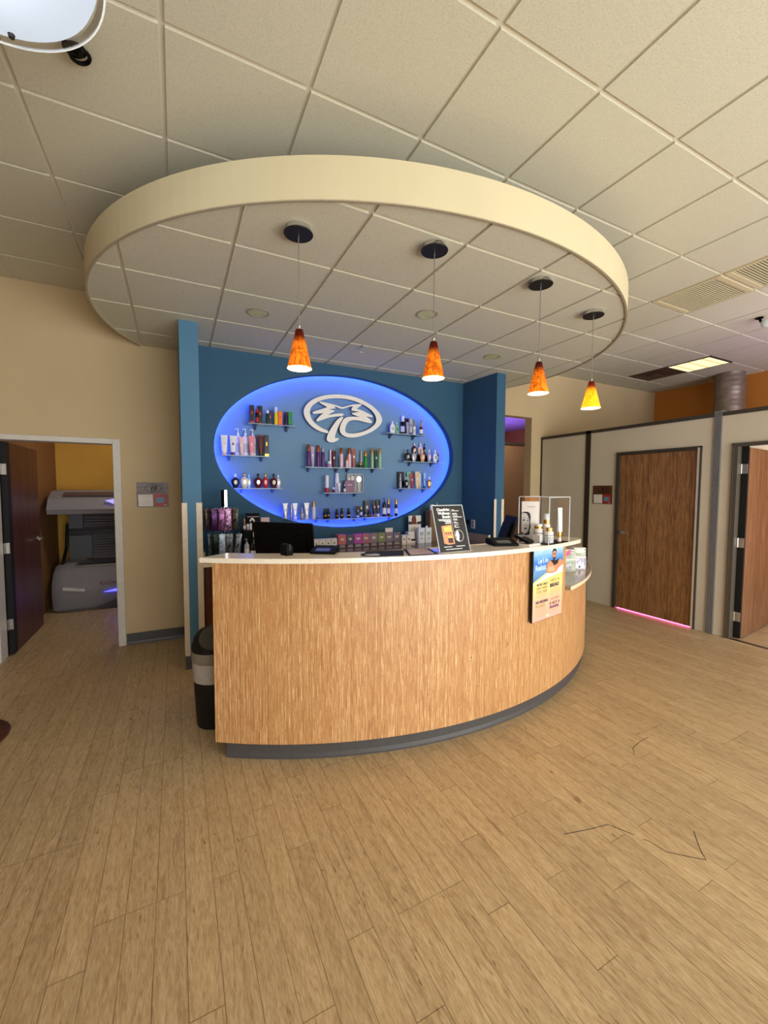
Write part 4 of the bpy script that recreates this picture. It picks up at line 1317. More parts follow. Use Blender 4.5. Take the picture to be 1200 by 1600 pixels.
ITEMS = [
    ('box', 0, 0.751, 4.672, 0.198, 0.045, 'blk', 'red', 'tall black box with a red foot, far left on the top left glass shelf'),
    ('spray', 0, 0.803, 4.672, 0.157, 0.034, 'blk', 'red', 'slim black bottle with red label between two tall black boxes on the top left shelf'),
    ('box', 0, 0.846, 4.732, 0.208, 0.048, 'blk', 'red', 'tall black box with red lettering, second box on the top left shelf'),
    ('spray', 0, 0.916, 4.672, 0.156, 0.036, 'grn_d', 'wht', 'small dark green bottle with pale cap on the top left shelf'),
    ('box', 0, 0.955, 4.732, 0.167, 0.034, 'pur_d', 'ora', 'dark purple box behind the small green bottle on the top left shelf'),
    ('spray', 0, 1.007, 4.672, 0.201, 0.0425, 'yel', 'clear', 'yellow bottle with a tall clear cap on the top left shelf'),
    ('box', 0, 1.052, 4.672, 0.158, 0.0455, 'ora', 'pnk_h', 'orange and hot pink box right of the yellow bottle'),
    ('spray', 0, 1.119, 4.672, 0.156, 0.037, 'pur_d', 'brn', 'dark purple bottle with brown cap near the right end of the top left shelf'),
    ('box', 0, 1.164, 4.672, 0.16, 0.044, 'grn', 'blu', 'green and blue box at the right end of the top left shelf'),
    ('tube', 1, 0.465, 4.672, 0.209, 0.068, 'wht', 'pnk_l', 'white lotion tube with pale pink foot, far left on the middle left shelf'),
    ('tube', 1, 0.552, 4.672, 0.208, 0.065, 'wht', 'pur', 'white lotion tube with purple foot, second tube on the middle left shelf'),
    ('pump', 1, 0.611, 4.732, 0.301, 0.074, 'wht', 'gry', 'white pump bottle, leftmost of three behind the tubes'),
    ('pump', 1, 0.688, 4.732, 0.304, 0.074, 'wht', 'gry', 'white pump bottle, middle one of three behind the tubes'),
    ('pump', 1, 0.764, 4.732, 0.302, 0.068, 'wht', 'gry', 'white pump bottle, rightmost of three behind the tubes'),
    ('tube', 1, 0.639, 4.672, 0.199, 0.05, 'pnk_l', 'pnk_l', 'small plain pink lotion tube in front of the pump bottles'),
    ('tube', 1, 0.744, 4.672, 0.218, 0.066, 'pnk', 'pnk_l', 'large pink lotion tube in front of the rightmost pump bottle'),
    ('tube', 1, 0.839, 4.672, 0.231, 0.065, 'red_d', 'blk', 'dark red and black lotion tube on the middle left shelf'),
    ('box', 1, 0.9, 4.672, 0.233, 0.044, 'blk', 'gold', 'black box with gold print at the right end of the middle left shelf'),
    ('orn', 2, 0.57, 4.672, 0.155, 0.084, 'nav', 'wht', 'dark navy rounded bottle with pale label, far left on the lower left shelf'),
    ('orn', 2, 0.664, 4.672, 0.166, 0.087, 'crm', 'gold', 'pale gold crystal shaped bottle with bead stopper on the lower left shelf'),
    ('orn', 2, 0.719, 4.732, 0.153, 0.048, 'ice', 'ice', 'clear pale blue bottle behind the pale gold bottle'),
    ('orn', 2, 0.806, 4.672, 0.163, 0.0873, 'red_d', 'blk', 'dark red curved bottle with silver badge and black cap'),
    ('orn', 2, 0.884, 4.672, 0.164, 0.0667, 'red', 'gold', 'red and white banded bottle with gold stopper'),
    ('orn', 2, 0.975, 4.672, 0.163, 0.085, 'mar', 'blk', 'maroon bottle with pale skull label and black cap'),
    ('orn', 2, 1.037, 4.732, 0.154, 0.062, 'crm', 'wht', 'cream bottle with white cap, far right on the lower left shelf'),
    ('spray', 3, 1.376, 4.672, 0.26, 0.04, 'pur', 'cop', 'tall purple bottle with copper cap, far left on the centre shelf'),
    ('tube', 3, 1.423, 4.672, 0.236, 0.047, 'lil', 'lil', 'lilac lotion tube between two copper capped purple bottles'),
    ('spray', 3, 1.488, 4.672, 0.254, 0.044, 'pur', 'cop', 'second tall purple bottle with copper cap on the centre shelf'),
    ('spray', 3, 1.546, 4.672, 0.227, 0.043, 'pur', 'sil', 'round shouldered purple bottle with a silver nozzle'),
    ('jar', 3, 1.628, 4.672, 0.075, 0.057, 'pur_l', 'wht', 'squat lilac jar under the thin white bottle on the centre shelf'),
    ('spray', 3, 1.66, 4.732, 0.218, 0.024, 'pnk_l', 'wht', 'thin pale pink bottle with white cap behind the squat lilac jar'),
    ('tube', 3, 1.705, 4.732, 0.21, 0.05, 'mar', 'mar', 'dark maroon lotion tube behind the squat lilac jar'),
    ('spray', 3, 1.778, 4.672, 0.238, 0.042, 'pnk_l', 'cop', 'pale pink bottle with ornate copper cap, left one of two'),
    ('spray', 4, 1.832, 4.63, 0.124, 0.03, 'pnk_l', 'cop', 'short pale pink bottle with copper cap in front of the taller ones'),
    ('spray', 4, 1.88, 4.672, 0.236, 0.042, 'pnk_l', 'cop', 'pale pink bottle with ornate copper cap, right one of two'),
    ('tube', 4, 1.937, 4.672, 0.231, 0.056, 'ros', 'ros', 'rose brown lotion tube beside the copper capped bottles'),
    ('jar', 4, 2.028, 4.672, 0.069, 0.059, 'grn_d', 'gold', 'squat dark green jar with gold lid on the centre shelf'),
    ('spray', 4, 2.063, 4.732, 0.22, 0.025, 'crm', 'crm', 'thin cream bottle standing behind the squat green jar'),
    ('spray', 4, 2.093, 4.672, 0.212, 0.045, 'grn', 'gold', 'plain bright green bottle with rounded shoulder'),
    ('spray', 4, 2.183, 4.672, 0.253, 0.037, 'grn_l', 'gold', 'light green bottle with tall gold cap, left of the dark green tube'),
    ('tube', 4, 2.236, 4.672, 0.229, 0.046, 'grn_d', 'grn_d', 'dark green lotion tube between two gold capped bottles'),
    ('spray', 4, 2.289, 4.672, 0.256, 0.039, 'grn_l', 'gold', 'light green bottle with tall gold cap at the right end of the centre shelf'),
    ('spray', 5, 1.595, 4.672, 0.202, 0.051, 'wht2', 'wht', 'white spray can with red foot, far left on the shelf below the centre one'),
    ('jar', 5, 1.677, 4.672, 0.062, 0.032, 'red_d', 'wht', 'small red jar with white lid beside the white spray can'),
    ('spray', 5, 1.742, 4.732, 0.234, 0.052, 'wht', 'wht', 'tall white bottle with pointed nozzle behind the small jar'),
    ('tube', 5, 1.747, 4.672, 0.115, 0.036, 'wht', 'wht', 'short white lotion tube in front of the tall white bottle'),
    ('pump', 5, 1.802, 4.63, 0.107, 0.03, 'pur', 'wht', 'small purple pump bottle in front of the plum gift box'),
    ('bigbox', 5, 1.887, 4.695, 0.145, 0.128, 'plum', 'plum', 'square plum gift box in front of the grey case'),
    ('tube', 6, 1.101, 4.672, 0.185, 0.059, 'sil', 'wht', 'silver white lotion tube, far left on the long bottom shelf'),
    ('spray', 6, 1.169, 4.672, 0.176, 0.03, 'sil', 'sil', 'slim silver bottle beside the first silver tube'),
    ('tube', 6, 1.229, 4.732, 0.182, 0.064, 'sil', 'wht', 'silver white lotion tube, second on the long bottom shelf'),
    ('dropper', 6, 1.293, 4.672, 0.142, 0.044, 'sil', 'sil', 'small silver bottle with fine nozzle on the bottom shelf'),
    ('tube', 6, 1.349, 4.672, 0.186, 0.065, 'sil', 'wht', 'silver white lotion tube, third on the long bottom shelf'),
    ('spray', 6, 1.432, 4.672, 0.202, 0.041, 'wht', 'gold', 'white bottle with gold cap on the bottom shelf'),
    ('jarb', 7, 1.57, 4.672, 0.12, 0.051, 'blk', 'gold', 'squat black bottle, leftmost of five on the bottom shelf'),
    ('jarb', 7, 1.632, 4.732, 0.119, 0.038, 'blk', 'gold', 'squat black bottle tucked behind the leftmost one of five'),
    ('jarb', 7, 1.718, 4.672, 0.11, 0.044, 'blk', 'gold', 'squat black bottle in the middle of five on the bottom shelf'),
    ('jarb', 7, 1.779, 4.672, 0.124, 0.042, 'blk', 'gold', 'squat black bottle, fourth of five on the bottom shelf'),
    ('jarb', 7, 1.869, 4.672, 0.118, 0.046, 'blk', 'wht', 'squat black bottle standing alone right of the other four'),
    ('tube', 8, 1.99, 4.672, 0.135, 0.044, 'blk', 'wht', 'short black lotion tube with white print on the bottom shelf'),
    ('spray', 8, 2.034, 4.672, 0.132, 0.029, 'blk', 'gold', 'small black bottle with gold cap beside the short black tube'),
    ('box', 8, 2.135, 4.732, 0.197, 0.073, 'blk', 'wht', 'tall black box on the bottom shelf behind a squat black jar'),
    ('jarb', 8, 2.124, 4.63, 0.082, 0.053, 'blk', 'cop', 'squat black jar with copper band in front of the tall black box'),
    ('tube', 8, 2.214, 4.672, 0.207, 0.0495, 'blk', 'cop', 'tall black lotion tube, left one of two on the bottom shelf'),
    ('tube', 8, 2.267, 4.672, 0.215, 0.0545, 'blk', 'wht', 'tall black lotion tube with white writing, right one of two'),
    ('pump', 8, 2.354, 4.672, 0.238, 0.05, 'blk', 'blk', 'black pump bottle with white writing on the bottom shelf'),
    ('spray', 8, 2.414, 4.672, 0.221, 0.036, 'mar', 'gold', 'dark maroon bottle with gold cap beside the black pump bottle'),
    ('spray', 8, 2.523, 4.672, 0.215, 0.038, 'blk', 'gold', 'black bottle with gold cap at the right end of the bottom shelf'),
    ('round', 9, 2.466, 4.672, 0.159, 0.0777, 'wht', 'wht', 'round white bottle, far left on the top right shelf'),
    ('round', 9, 2.528, 4.672, 0.147, 0.0443, 'grn_l', 'wht', 'small white bottle with green label leaning on the round one'),
    ('spray', 9, 2.647, 4.732, 0.245, 0.0538, 'blk', 'clear', 'tall black bottle with clear top on the top right shelf'),
    ('box', 9, 2.708, 4.732, 0.217, 0.0662, 'pur_d', 'sil', 'dark box behind a slim silver tube on the top right shelf'),
    ('tube', 9, 2.662, 4.63, 0.152, 0.038, 'sil', 'sil', 'slim silver tube in front of the dark box on the top right shelf'),
    ('box', 9, 2.727, 4.672, 0.207, 0.039, 'sil', 'pur_d', 'slim silver box left of the white dropper bottle'),
    ('dropper', 9, 2.783, 4.672, 0.201, 0.048, 'wht', 'gold', 'white dropper bottle on the top right shelf'),
    ('dropper', 9, 2.89, 4.672, 0.209, 0.05, 'mar', 'gold', 'dark maroon bottle with gold cap at the right end of the top right shelf'),
    ('orn', 10, 2.69, 4.672, 0.159, 0.085, 'blk', 'blk', 'black bottle with silver badge, far left on the middle right shelf'),
    ('orn', 10, 2.786, 4.672, 0.164, 0.079, 'sil', 'pnk_l', 'silver crystal bottle with pale round stopper'),
    ('orn', 10, 2.916, 4.672, 0.161, 0.075, 'pch', 'pnk_l', 'peach glass bottle at the middle of the middle right shelf'),
    ('orn', 10, 3.021, 4.672, 0.173, 0.062, 'lil', 'wht', 'lilac bottle with white stopper on the middle right shelf'),
    ('orn', 10, 3.115, 4.672, 0.17, 0.073, 'wht', 'wht', 'white bottle with round white stopper near the shelf end'),
    ('orn', 10, 3.194, 4.732, 0.169, 0.052, 'grn_d', 'pch', 'dark green bottle with peach stopper behind the white bottle'),
    ('orn', 10, 2.829, 5.0, 0.255, 0.069, 'mar', 'pnk_l', 'maroon bottle with pink stopper, raised on the left of the back row'),
    ('orn', 10, 2.922, 5.0, 0.26, 0.0825, 'pnk_l', 'crm', 'blush bottle with cream stopper, raised in the middle of the back row'),
    ('orn', 10, 2.988, 5.0, 0.254, 0.0475, 'blk', 'blk', 'black bottle raised at the right of the back row'),
    ('box', 11, 2.622, 4.732, 0.212, 0.086, 'blk', 'nav', 'black box, far left on the bottom right shelf'),
    ('dropper', 11, 2.563, 4.63, 0.187, 0.027, 'sil', 'wht', 'thin silver bottle standing before the black box on the bottom right shelf'),
    ('orn', 11, 2.671, 4.672, 0.149, 0.071, 'blk', 'sil', 'black bottle with skull shaped silver badge on the bottom right shelf'),
    ('tube', 11, 2.744, 4.732, 0.214, 0.059, 'grn_l', 'wht', 'green and white tube behind the black skull badge bottle'),
    ('tube', 11, 2.757, 4.672, 0.192, 0.037, 'red', 'red', 'slim red tube on the bottom right shelf'),
    ('tube', 11, 2.838, 4.672, 0.219, 0.069, 'bei', 'bei', 'beige lotion tube on the bottom right shelf'),
    ('tube', 11, 2.912, 4.732, 0.197, 0.033, 'yel_l', 'yel_l', 'slim pale yellow tube behind the beige one'),
    ('tube', 11, 2.988, 4.732, 0.207, 0.041, 'sky', 'tea', 'pale blue tube with teal foot on the bottom right shelf'),
    ('orn', 11, 3.027, 4.672, 0.163, 0.073, 'gold', 'clear', 'gold bottle with clear stopper at the right end of the bottom right shelf'),
]
for it in ITEMS:
    kind, si, x, y, h, w, c1, c2, lab = it
    zb = SHELVES[si][2] + 0.0042
    if y > 4.9:                                  # stands on the riser block at the back of the shelf
        y, zb, h = 4.738, zb + 0.095, h - 0.095
    product(kind, x, y, zb, h, w, c1, c2, lab, SH_GROUP[si])
z = SHELVES[10][2] + 0.0042
tag(MB().box(2.78, 3.03, 4.718, 4.757, z, z + 0.0945).build('riser_block', BLACK, bevel=0.001), 'black riser block under the raised bottles on the middle right shelf', 'display block')

# grey case with mirror and pots, behind the plum box
z = SHELVES[5][2] + 0.0042
t = thing('vanity_case', 'open grey vanity case with round mirror on the shelf below the centre', 'case', (2.0, 4.738, z))
GREYC = plain('case_grey', '8E9298', 0.4)
LGREY = plain('case_light_grey', 'B8BABC', 0.35)


def rrect(x0, x1, y0, y1, r, n=5):
    out = []
    for cx, cy, a in ((x1 - r, y0 + r, -PI / 2), (x1 - r, y1 - r, 0), (x0 + r, y1 - r, PI / 2), (x0 + r, y0 + r, PI)):
        for k in range(n + 1):
            out.append((cx + r * math.cos(a + PI / 2 * k / n), cy + r * math.sin(a + PI / 2 * k / n)))
    return out


MB().prism(rrect(1.87, 2.087, 0.0, 0.232, 0.03), (0, 4.755, z), X, Z, 0.012).build('tray', GREYC, t)
m = MB()
out_, inn_ = rrect(1.87, 2.087, 0.0, 0.232, 0.03), rrect(1.877, 2.08, 0.007, 0.225, 0.025)
for k in range(len(out_)):
    k2 = (k + 1) % len(out_)
    for a_, b_, c_, d_ in ((out_[k], out_[k2], inn_[k2], inn_[k]),):
        m.quad([(a_[0], 4.722, z + a_[1]), (b_[0], 4.722, z + b_[1]), (c_[0], 4.722, z + c_[1]), (d_[0], 4.722, z + d_[1])])
        m.quad([(a_[0], 4.743, z + a_[1]), (b_[0], 4.743, z + b_[1]), (b_[0], 4.722, z + b_[1]), (a_[0], 4.722, z + a_[1])])
        m.quad([(c_[0], 4.743, z + c_[1]), (d_[0], 4.743, z + d_[1]), (d_[0], 4.722, z + d_[1]), (c_[0], 4.722, z + c_[1])])
m.box(1.972, 1.977, 4.722, 4.743, z + 0.007, z + 0.225)
m.build('rim', LGREY, t)
MB().prism(ellipse(2.03, 0.165, 0.033, 0.036, 28), (0, 4.743, z), X, Z, 0.012).build('mirror', plain('mirror_disc', 'C6CACE', 0.1, 0.6), t)
MB().prism([(2.02, 0.01), (2.042, 0.01), (2.048, 0.13), (2.012, 0.13)], (0, 4.743, z), X, Z, 0.012).build('brush', LGREY, t)
MB().box(1.885, 1.915, 4.727, 4.743, z + 0.15, z + 0.185).box(1.925, 1.965, 4.727, 4.743, z + 0.15, z + 0.2).build('pots', PAPER, t)

# ================================================================== things on the back counter
ZC = 0.9302
BXE = [1.613, 1.711, 1.805, 1.906, 2.005, 2.105, 2.206, 2.310, 2.409]
BXC = [('C86A70', 'salmon pink'), ('4A4A62', 'slate blue'), ('B23AA0', 'magenta'), ('A85A72', 'dusty rose'), ('807074', 'grey brown'), ('76823E', 'olive green'), ('786070', 'mauve'), ('645468', 'dusk purple')]
for k, (c, nm) in enumerate(BXC):
    x0, x1 = BXE[k] + 0.002, BXE[k + 1] - 0.002
    t = thing('soap_box', nm + ' square box with a small tester in front, row on the back counter', 'box', ((x0 + x1) / 2, 4.40, ZC), 'coloured boxes on the back counter')
    A = plain('carton_' + nm.replace(' ', '_'), c, 0.35)
    MB().box(x0, x1, 4.345, 4.45, ZC + 0.045, ZC + 0.155).build('carton', A, t, bevel=0.001)
    MB().box(x0 + 0.002, x1 - 0.002, 4.35, 4.45, ZC, ZC + 0.045).build('base_tray', plain('tray_maroon', '5A2430', 0.3), t)
    MB().box(x0 + 0.025, x1 - 0.025, 4.344, 4.345, ZC + 0.10, ZC + 0.112).box(x0 + 0.032, x1 - 0.032, 4.344, 4.345, ZC + 0.088, ZC + 0.094).build('label_print', PAPER, t)
    MB().prism([(0.01, 0.006), (x1 - x0 - 0.01, 0.006), (x1 - x0 - 0.02, 0.032), (0.02, 0.032)], (x0, 4.349, ZC + 0.004), X, Z, 0.008).build('tester', plain('tester_grey', '8E8C90', 0.3), t)
for k in range(4):
    x0 = 1.33 + 0.070 * k
    t = thing('carton', ['white carton with dot logo, leftmost of four left of the salmon box', 'white carton with dot logo, second of four left of the salmon box',
                         'white carton with dot logo, third of four left of the salmon box', 'white carton with dot logo touching the salmon pink box'][k], 'box', (x0 + 0.033, 4.40, ZC), 'white cartons left of the coloured boxes')
    MB().box(x0, x0 + 0.066, 4.36, 4.43, ZC, ZC + 0.115).build('box_body', PAPER, t, bevel=0.001)
    MB().prism(ellipse(0, 0, 0.010, 0.010, 14), (x0 + 0.033, 4.36, ZC + 0.065), X, Z, 0.0008).build('logo_dot', plain('dot_grey', '7A706E', 0.5), t)
tag(MB().box(2.225, 2.325, 4.385, 4.39, ZC + 0.1551, ZC + 0.205).build('price_card', PAPER), 'small white card standing on the mauve box', 'card')
for k, (x0, x1) in enumerate(((2.425, 2.482), (2.492, 2.552))):
    t = thing('carton', ['small white carton with brown dot, right of the dusk purple box', 'small white carton with brown dot beside the flat stack'][k], 'box', ((x0 + x1) / 2, 4.36, ZC), 'small white cartons')
    MB().box(x0, x1, 4.33, 4.39, ZC, ZC + 0.115).build('box_body', PAPER, t, bevel=0.001)
    MB().prism(ellipse(0, 0, 0.010, 0.012, 14), ((x0 + x1) / 2, 4.33, ZC + 0.065), X, Z, 0.0008).build('logo_dot', plain('dot_brown', '6A3E34', 0.5), t)
    MB().box(x0 + 0.004, x1 - 0.004, 4.3295, 4.33, ZC + 0.012, ZC + 0.016).build('stripe', pm('cop'), t)
zz = ZC
for k, (hh_, mt, lab) in enumerate(((0.03, PAPER, 'flat pale pink box at the bottom of the small stack'), (0.022, BLACK, 'flat black box second in the small stack'),
                                   (0.05, PAPER, 'white box third in the small stack'), (0.042, PAPER, 'white box on top of the small stack'))):
    tag(MB().box(2.562 - 0.004 * k, 2.655 - 0.006 * k, 4.40, 4.47, zz, zz + hh_ - 0.0008).build('flat_box', mt, bevel=0.001), lab, 'box', 'small stack of boxes on the back counter')
    zz += hh_
for k, x0 in enumerate((2.665, 2.765)):
    t = thing('carton', ['tall white carton with hang tab, left one of two below the photo card', 'tall white carton with hang tab, right one of two below the photo card'][k], 'box', (x0 + 0.045, 4.37, ZC), 'tall white cartons with tabs')
    MB().box(x0, x0 + 0.09, 4.345, 4.39, ZC, ZC + 0.19).box(x0 + 0.03, x0 + 0.06, 4.386, 4.388, ZC + 0.19, ZC + 0.21).build('box_body', plain('carton_ice_white', 'DDE4EA', 0.4), t, bevel=0.001)
    MB().box(x0 + 0.02, x0 + 0.07, 4.344, 4.345, ZC + 0.10, ZC + 0.14).box(x0 + 0.03, x0 + 0.06, 4.344, 4.345, ZC + 0.05, ZC + 0.07).build('label_print', plain('label_grey', 'A8B4BC', 0.5), t)
t = thing('photo_card', 'photo card of brown hair above the two tall white cartons', 'card', (2.69, 4.50, ZC))
MB().box(2.61, 2.79, 4.495, 4.505, ZC, ZC + 0.335).build('card', PAPER, t)
MB().prism([(0.05, 0.225), (0.115, 0.225), (0.11, 0.28), (0.10, 0.333), (0.055, 0.333), (0.04, 0.29)], (2.61, 4.495, ZC), X, Z, 0.0008).build('hair_print', plain('hair_brown', '6A3420', 0.6), t)
MB().prism([(0.0, 0.225), (0.05, 0.225), (0.045, 0.26), (0.0, 0.262)], (2.61, 4.495, ZC), X, Z, 0.001).prism([(0.115, 0.225), (0.18, 0.225), (0.18, 0.262), (0.125, 0.255)], (2.61, 4.495, ZC), X, Z, 0.001).build('shadow_print', plain('print_dark', '2E2420', 0.6), t)
t = thing('storage_box', 'tall brown box behind the slanted black poster', 'box', (2.94, 4.46, ZC))
MB().box(2.87, 3.06, 4.40, 4.52, ZC, ZC + 0.40).build('box_body', plain('kraft_brown', '7E6248', 0.6), t, bevel=0.002)
product('jar', 2.92, 4.44, ZC + 0.4005, 0.075, 0.06, 'wht', 'wht', 'small white jar on the brown box behind the slanted poster')
product('dropper', 2.995, 4.44, ZC + 0.4005, 0.095, 0.035, 'gold', 'gold', 'small gold bottle on the brown box behind the slanted poster')

# outlet and cord on the right wing
t = thing('wall_outlet', 'pale wall outlet on the dark blue right wing above the counter', 'outlet', (3.515, 4.36, 1.09))
WX = 3.49 + 0.06 * (4.88 - 4.36) / 0.90 - 0.004
MB().box(WX - 0.006, WX + 0.004, 4.325, 4.40, 1.08, 1.195).build('plate', plain('outlet_ivory', 'C8C8C4', 0.4), t, bevel=0.002)
MB().box(WX - 0.008, WX - 0.006, 4.35, 4.376, 1.10, 1.13).box(WX - 0.008, WX - 0.006, 4.35, 4.376, 1.147, 1.177).build('sockets', plain('socket_grey', '6E6E70', 0.5), t)
t = thing('charger_cord', 'black charger with a hanging cord left of the wall outlet', 'cord', (WX - 0.02, 4.46, 1.0))
MB().box(WX - 0.046, WX - 0.006, 4.43, 4.49, 1.13, 1.19).build('charger', BLACK, t, bevel=0.004)
MB().tube([(WX - 0.03, 4.46, 1.13), (WX - 0.072, 4.45, 1.07), (WX - 0.075, 4.44, 0.98), (WX - 0.085, 4.40, ZC + 0.012)], 0.004, 6).build('cord', BLACK, t)

# ------------------------------------------------------------------ packet spinner at the left of the back counter
t = thing('display_stand', 'chrome spinner stand with a silver topped post on the left of the back counter', 'display stand', (0.42, 4.32, ZC))
MB().lathe([(0.10, 0), (0.10, 0.008), (0.02, 0.014), (0.007, 0.02), (0.007, 0.49)], 0.42, 4.34, ZC, 24).build('post', CHROME, t, smooth=True)
MB().lathe([(0.026, 0.49), (0.026, 0.655)], 0.42, 4.34, ZC, 20).build('top_tube', BLACK, t, smooth=True)
MB().prism([(-0.002, 0.49), (0.022, 0.49), (0.022, 0.655), (-0.002, 0.655)], (0.425, 4.315, ZC), X, Z, 0.003).build('silver_band', CHROME, t)
for zt in (1.175, 1.405):
    m = MB()
    for a in range(0, 360, 60):
        ca, sa = math.cos(math.radians(a)), math.sin(math.radians(a))
        m.tube([(0.42, 4.34, zt), (0.42 + 0.10 * ca, 4.34 + 0.05 * sa, zt)], 0.0025, 5)
    m.build('hook_arms', CHROME, t)


def foil(name, c1, c2, rough=0.25, metal=0.5, sc=14.0):
    a = N(name, rough, metal)
    f = a.noise(a.coord(), sc, 4, 0.6, 1.5)
    a.color(a.ramp(f, [(0.35, c1), (0.6, c2)]))
    a.bump(f, 0.5, 0.01)
    return a.m


def packet(x, y, z0, w, h, mat, label, grp, yaw=0.0, lean=0.0):
    t = Vector((math.cos(yaw), math.sin(yaw), 0))
    v = Vector((lean, 0, 1)).normalized()
    nrm = t.cross(v)
    m = MB()
    O = Vector((x, y, z0))
    secs = []
    for k in range(9):
        s = k / 8
        th = 0.0015 + 0.011 * math.sin(PI * s) ** 0.6
        ring_ = []
        for j in range(16):
            a = 2 * PI * j / 16
            c_, s_ = math.cos(a), math.sin(a)
            uu = (w / 2) * abs(c_) ** 0.5 * (1 if c_ >= 0 else -1)
            ring_.append(O + t * uu + v * (h * s) + nrm * (th * abs(s_) ** 0.8 * (1 if s_ >= 0 else -1)))
        secs.append(ring_)
    m.loft(secs)
    m.box(x + v.x * h - 0.004, x + v.x * h + 0.004, y - 0.0015, y + 0.0015, z0 + h * 0.99, z0 + h + 0.012)
    return tag(m.build('packet', mat, smooth=True), label, 'packet', grp)


GU = 'packets on the upper tier of the spinner'
packet(0.268, 4.30, 1.20, 0.06, 0.205, foil('foil_bronze', '241820', '6A4C3A'), 'dark bronze packet, far left on the upper tier of the spinner', GU, 0.5)
packet(0.326, 4.275, 1.195, 0.068, 0.21, foil('foil_purple', '200A2C', '5E2C6A'), 'dark purple packet, second on the upper tier of the spinner', GU, 0.15)
packet(0.388, 4.262, 1.195, 0.064, 0.21, foil('foil_magenta', '3A1442', 'B070A0'), 'magenta and silver packet, third on the upper tier of the spinner', GU)
packet(0.449, 4.262, 1.195, 0.062, 0.21, foil('foil_pink', '4A2458', 'D8A8CC', 0.15, 0.7, 30), 'shiny pink crumpled packet on the upper tier of the spinner', GU)
packet(0.514, 4.28, 1.20, 0.066, 0.205, foil('foil_black', '0E0C10', '6A665A'), 'black packet with a pale figure, far right on the upper tier', GU, -0.2)
GL = 'packets on the lower tier of the spinner'
packet(0.283, 4.30, 0.955, 0.045, 0.205, foil('foil_greygreen', '2A3434', '7E8A88'), 'grey green packet, far left on the lower tier of the spinner', GL, 0.5)
packet(0.333, 4.27, 0.95, 0.06, 0.21, foil('foil_deepgreen', '050A08', '123020'), 'black green packet, second on the lower tier of the spinner', GL, 0.1)
packet(0.389, 4.258, 0.95, 0.062, 0.21, foil('foil_ice', '7C92A8', 'C8DCEC', 0.2, 0.5, 30), 'pale blue foil packet on the lower tier of the spinner', GL)
packet(0.455, 4.262, 0.95, 0.072, 0.21, foil('foil_mono', '08080A', '8A8E92'), 'black packet with grey figures on the lower tier of the spinner', GL)
packet(0.525, 4.275, 0.95, 0.058, 0.205, foil('foil_grey', '3A3E46', 'B8BEC8'), 'grey patterned packet, far right on the lower tier of the spinner', GL, -0.1, 0.12)

# riser with small bottles between spinner and monitor
tag(MB().box(0.592, 0.775, 4.30, 4.42, ZC, 1.183).build('display_block', BLACK, bevel=0.002), 'black display block between the packet spinner and the monitor', 'display block')
ZR = 1.1835
product('dropper', 0.608, 4.33, ZR, 0.12, 0.026, 'ros', 'gold', 'slim rose bottle with gold cap on the black display block')
product('jar', 0.640, 4.325, ZR, 0.06, 0.028, 'sil', 'wht', 'small frosted jar on the black display block')
product('spray', 0.668, 4.325, ZR, 0.085, 0.022, 'wht', 'blk', 'small white bottle with black cap on the display block')
t = thing('gift_box', 'black gift box with a white arch print on the display block', 'box', (0.70, 4.385, ZR))
MB().box(0.635, 0.765, 4.368, 4.41, ZR, ZR + 0.165).build('box_body', BLACK, t, bevel=0.002)
MB().prism([(0.02, 0.0), (0.032, 0.0), (0.032, 0.075), (0.045, 0.09), (0.058, 0.075), (0.058, 0.0), (0.07, 0.0), (0.07, 0.085), (0.055, 0.108), (0.035, 0.108), (0.02, 0.085)], (0.645, 4.368, ZR + 0.01), X, Z, 0.0008).box(0.64, 0.76, 4.3672, 4.368, ZR + 0.128, ZR + 0.132).build('arch_print', PAPER, t)
tag(MB().box(0.782, 0.87, 4.40, 4.43, ZC, 1.30).build('card_box', plain('blush_card', 'E0C2C6', 0.5), bevel=0.001), 'pale pink card box peeking out over the monitor', 'box')
product('pump', 0.612, 4.22, ZC, 0.18, 0.05, 'gry', 'gry', 'clear grey pump bottle in front of the black display block')
for k, (x, lab) in enumerate(((0.655, 'small black bottle with white label, left of three beside the monitor'), (0.684, 'small black bottle with white label, middle of three beside the monitor'), (0.713, 'small black bottle with white label, right of three beside the monitor'))):
    product('spray', x, 4.20, ZC, 0.13, 0.026, 'blk', 'blk', lab, 'three small black bottles beside the monitor')
product('orn', 0.685, 4.262, ZC, 0.24, 0.06, 'blk', 'sil', 'tall dark bottle with silver badge behind three small black bottles')

# ================================================================== monitors and gadgets


def slab(m, O, U, V, w, h, t, mi=0, r=0.012):
    m.prism(rrect(0, w, 0, h, r), O, U, V, t, mi)


mo = thing('monitor', 'black computer monitor seen from behind at the left of the desk', 'monitor', (0.69, 3.04, 0.7605))
TL, TR = Vector((0.515, 3.17, 1.357)), Vector((0.862, 2.83, 1.356))
U = (TR - TL).normalized()
U.z = 0
U.normalize()
back = Vector((U.y, -U.x, 0))                      # towards the customer side
V = (Z + back * 0.12).normalized()
w = (TR - TL).length
BL = TL - V * 0.30
m = MB()
slab(m, BL, U, V, w, 0.30, 0.018)
m.build('screen_shell', BLACK, mo, bevel=0.003)
m = MB()
nb = U.cross(V)
m.prism(rrect(w * 0.12, w * 0.88, 0.05, 0.25, 0.03), BL, U, V, 0.022, base=0.018)
m.build('rear_housing', BLACK, mo, bevel=0.004)
MB().prism(rrect(0.01, w - 0.01, 0.012, 0.29, 0.004), BL, U, V, -0.001, base=-0.0002).build('screen', plain('dark_screen', '101418', 0.1), mo)
mid = BL + U * (w / 2)
MB().tube([mid + V * 0.12 + nb * 0.01, Vector((mid.x, mid.y, 0.95)), Vector((mid.x, mid.y, 0.775))], 0.02, 12).build('neck', BLACK, mo, smooth=True)
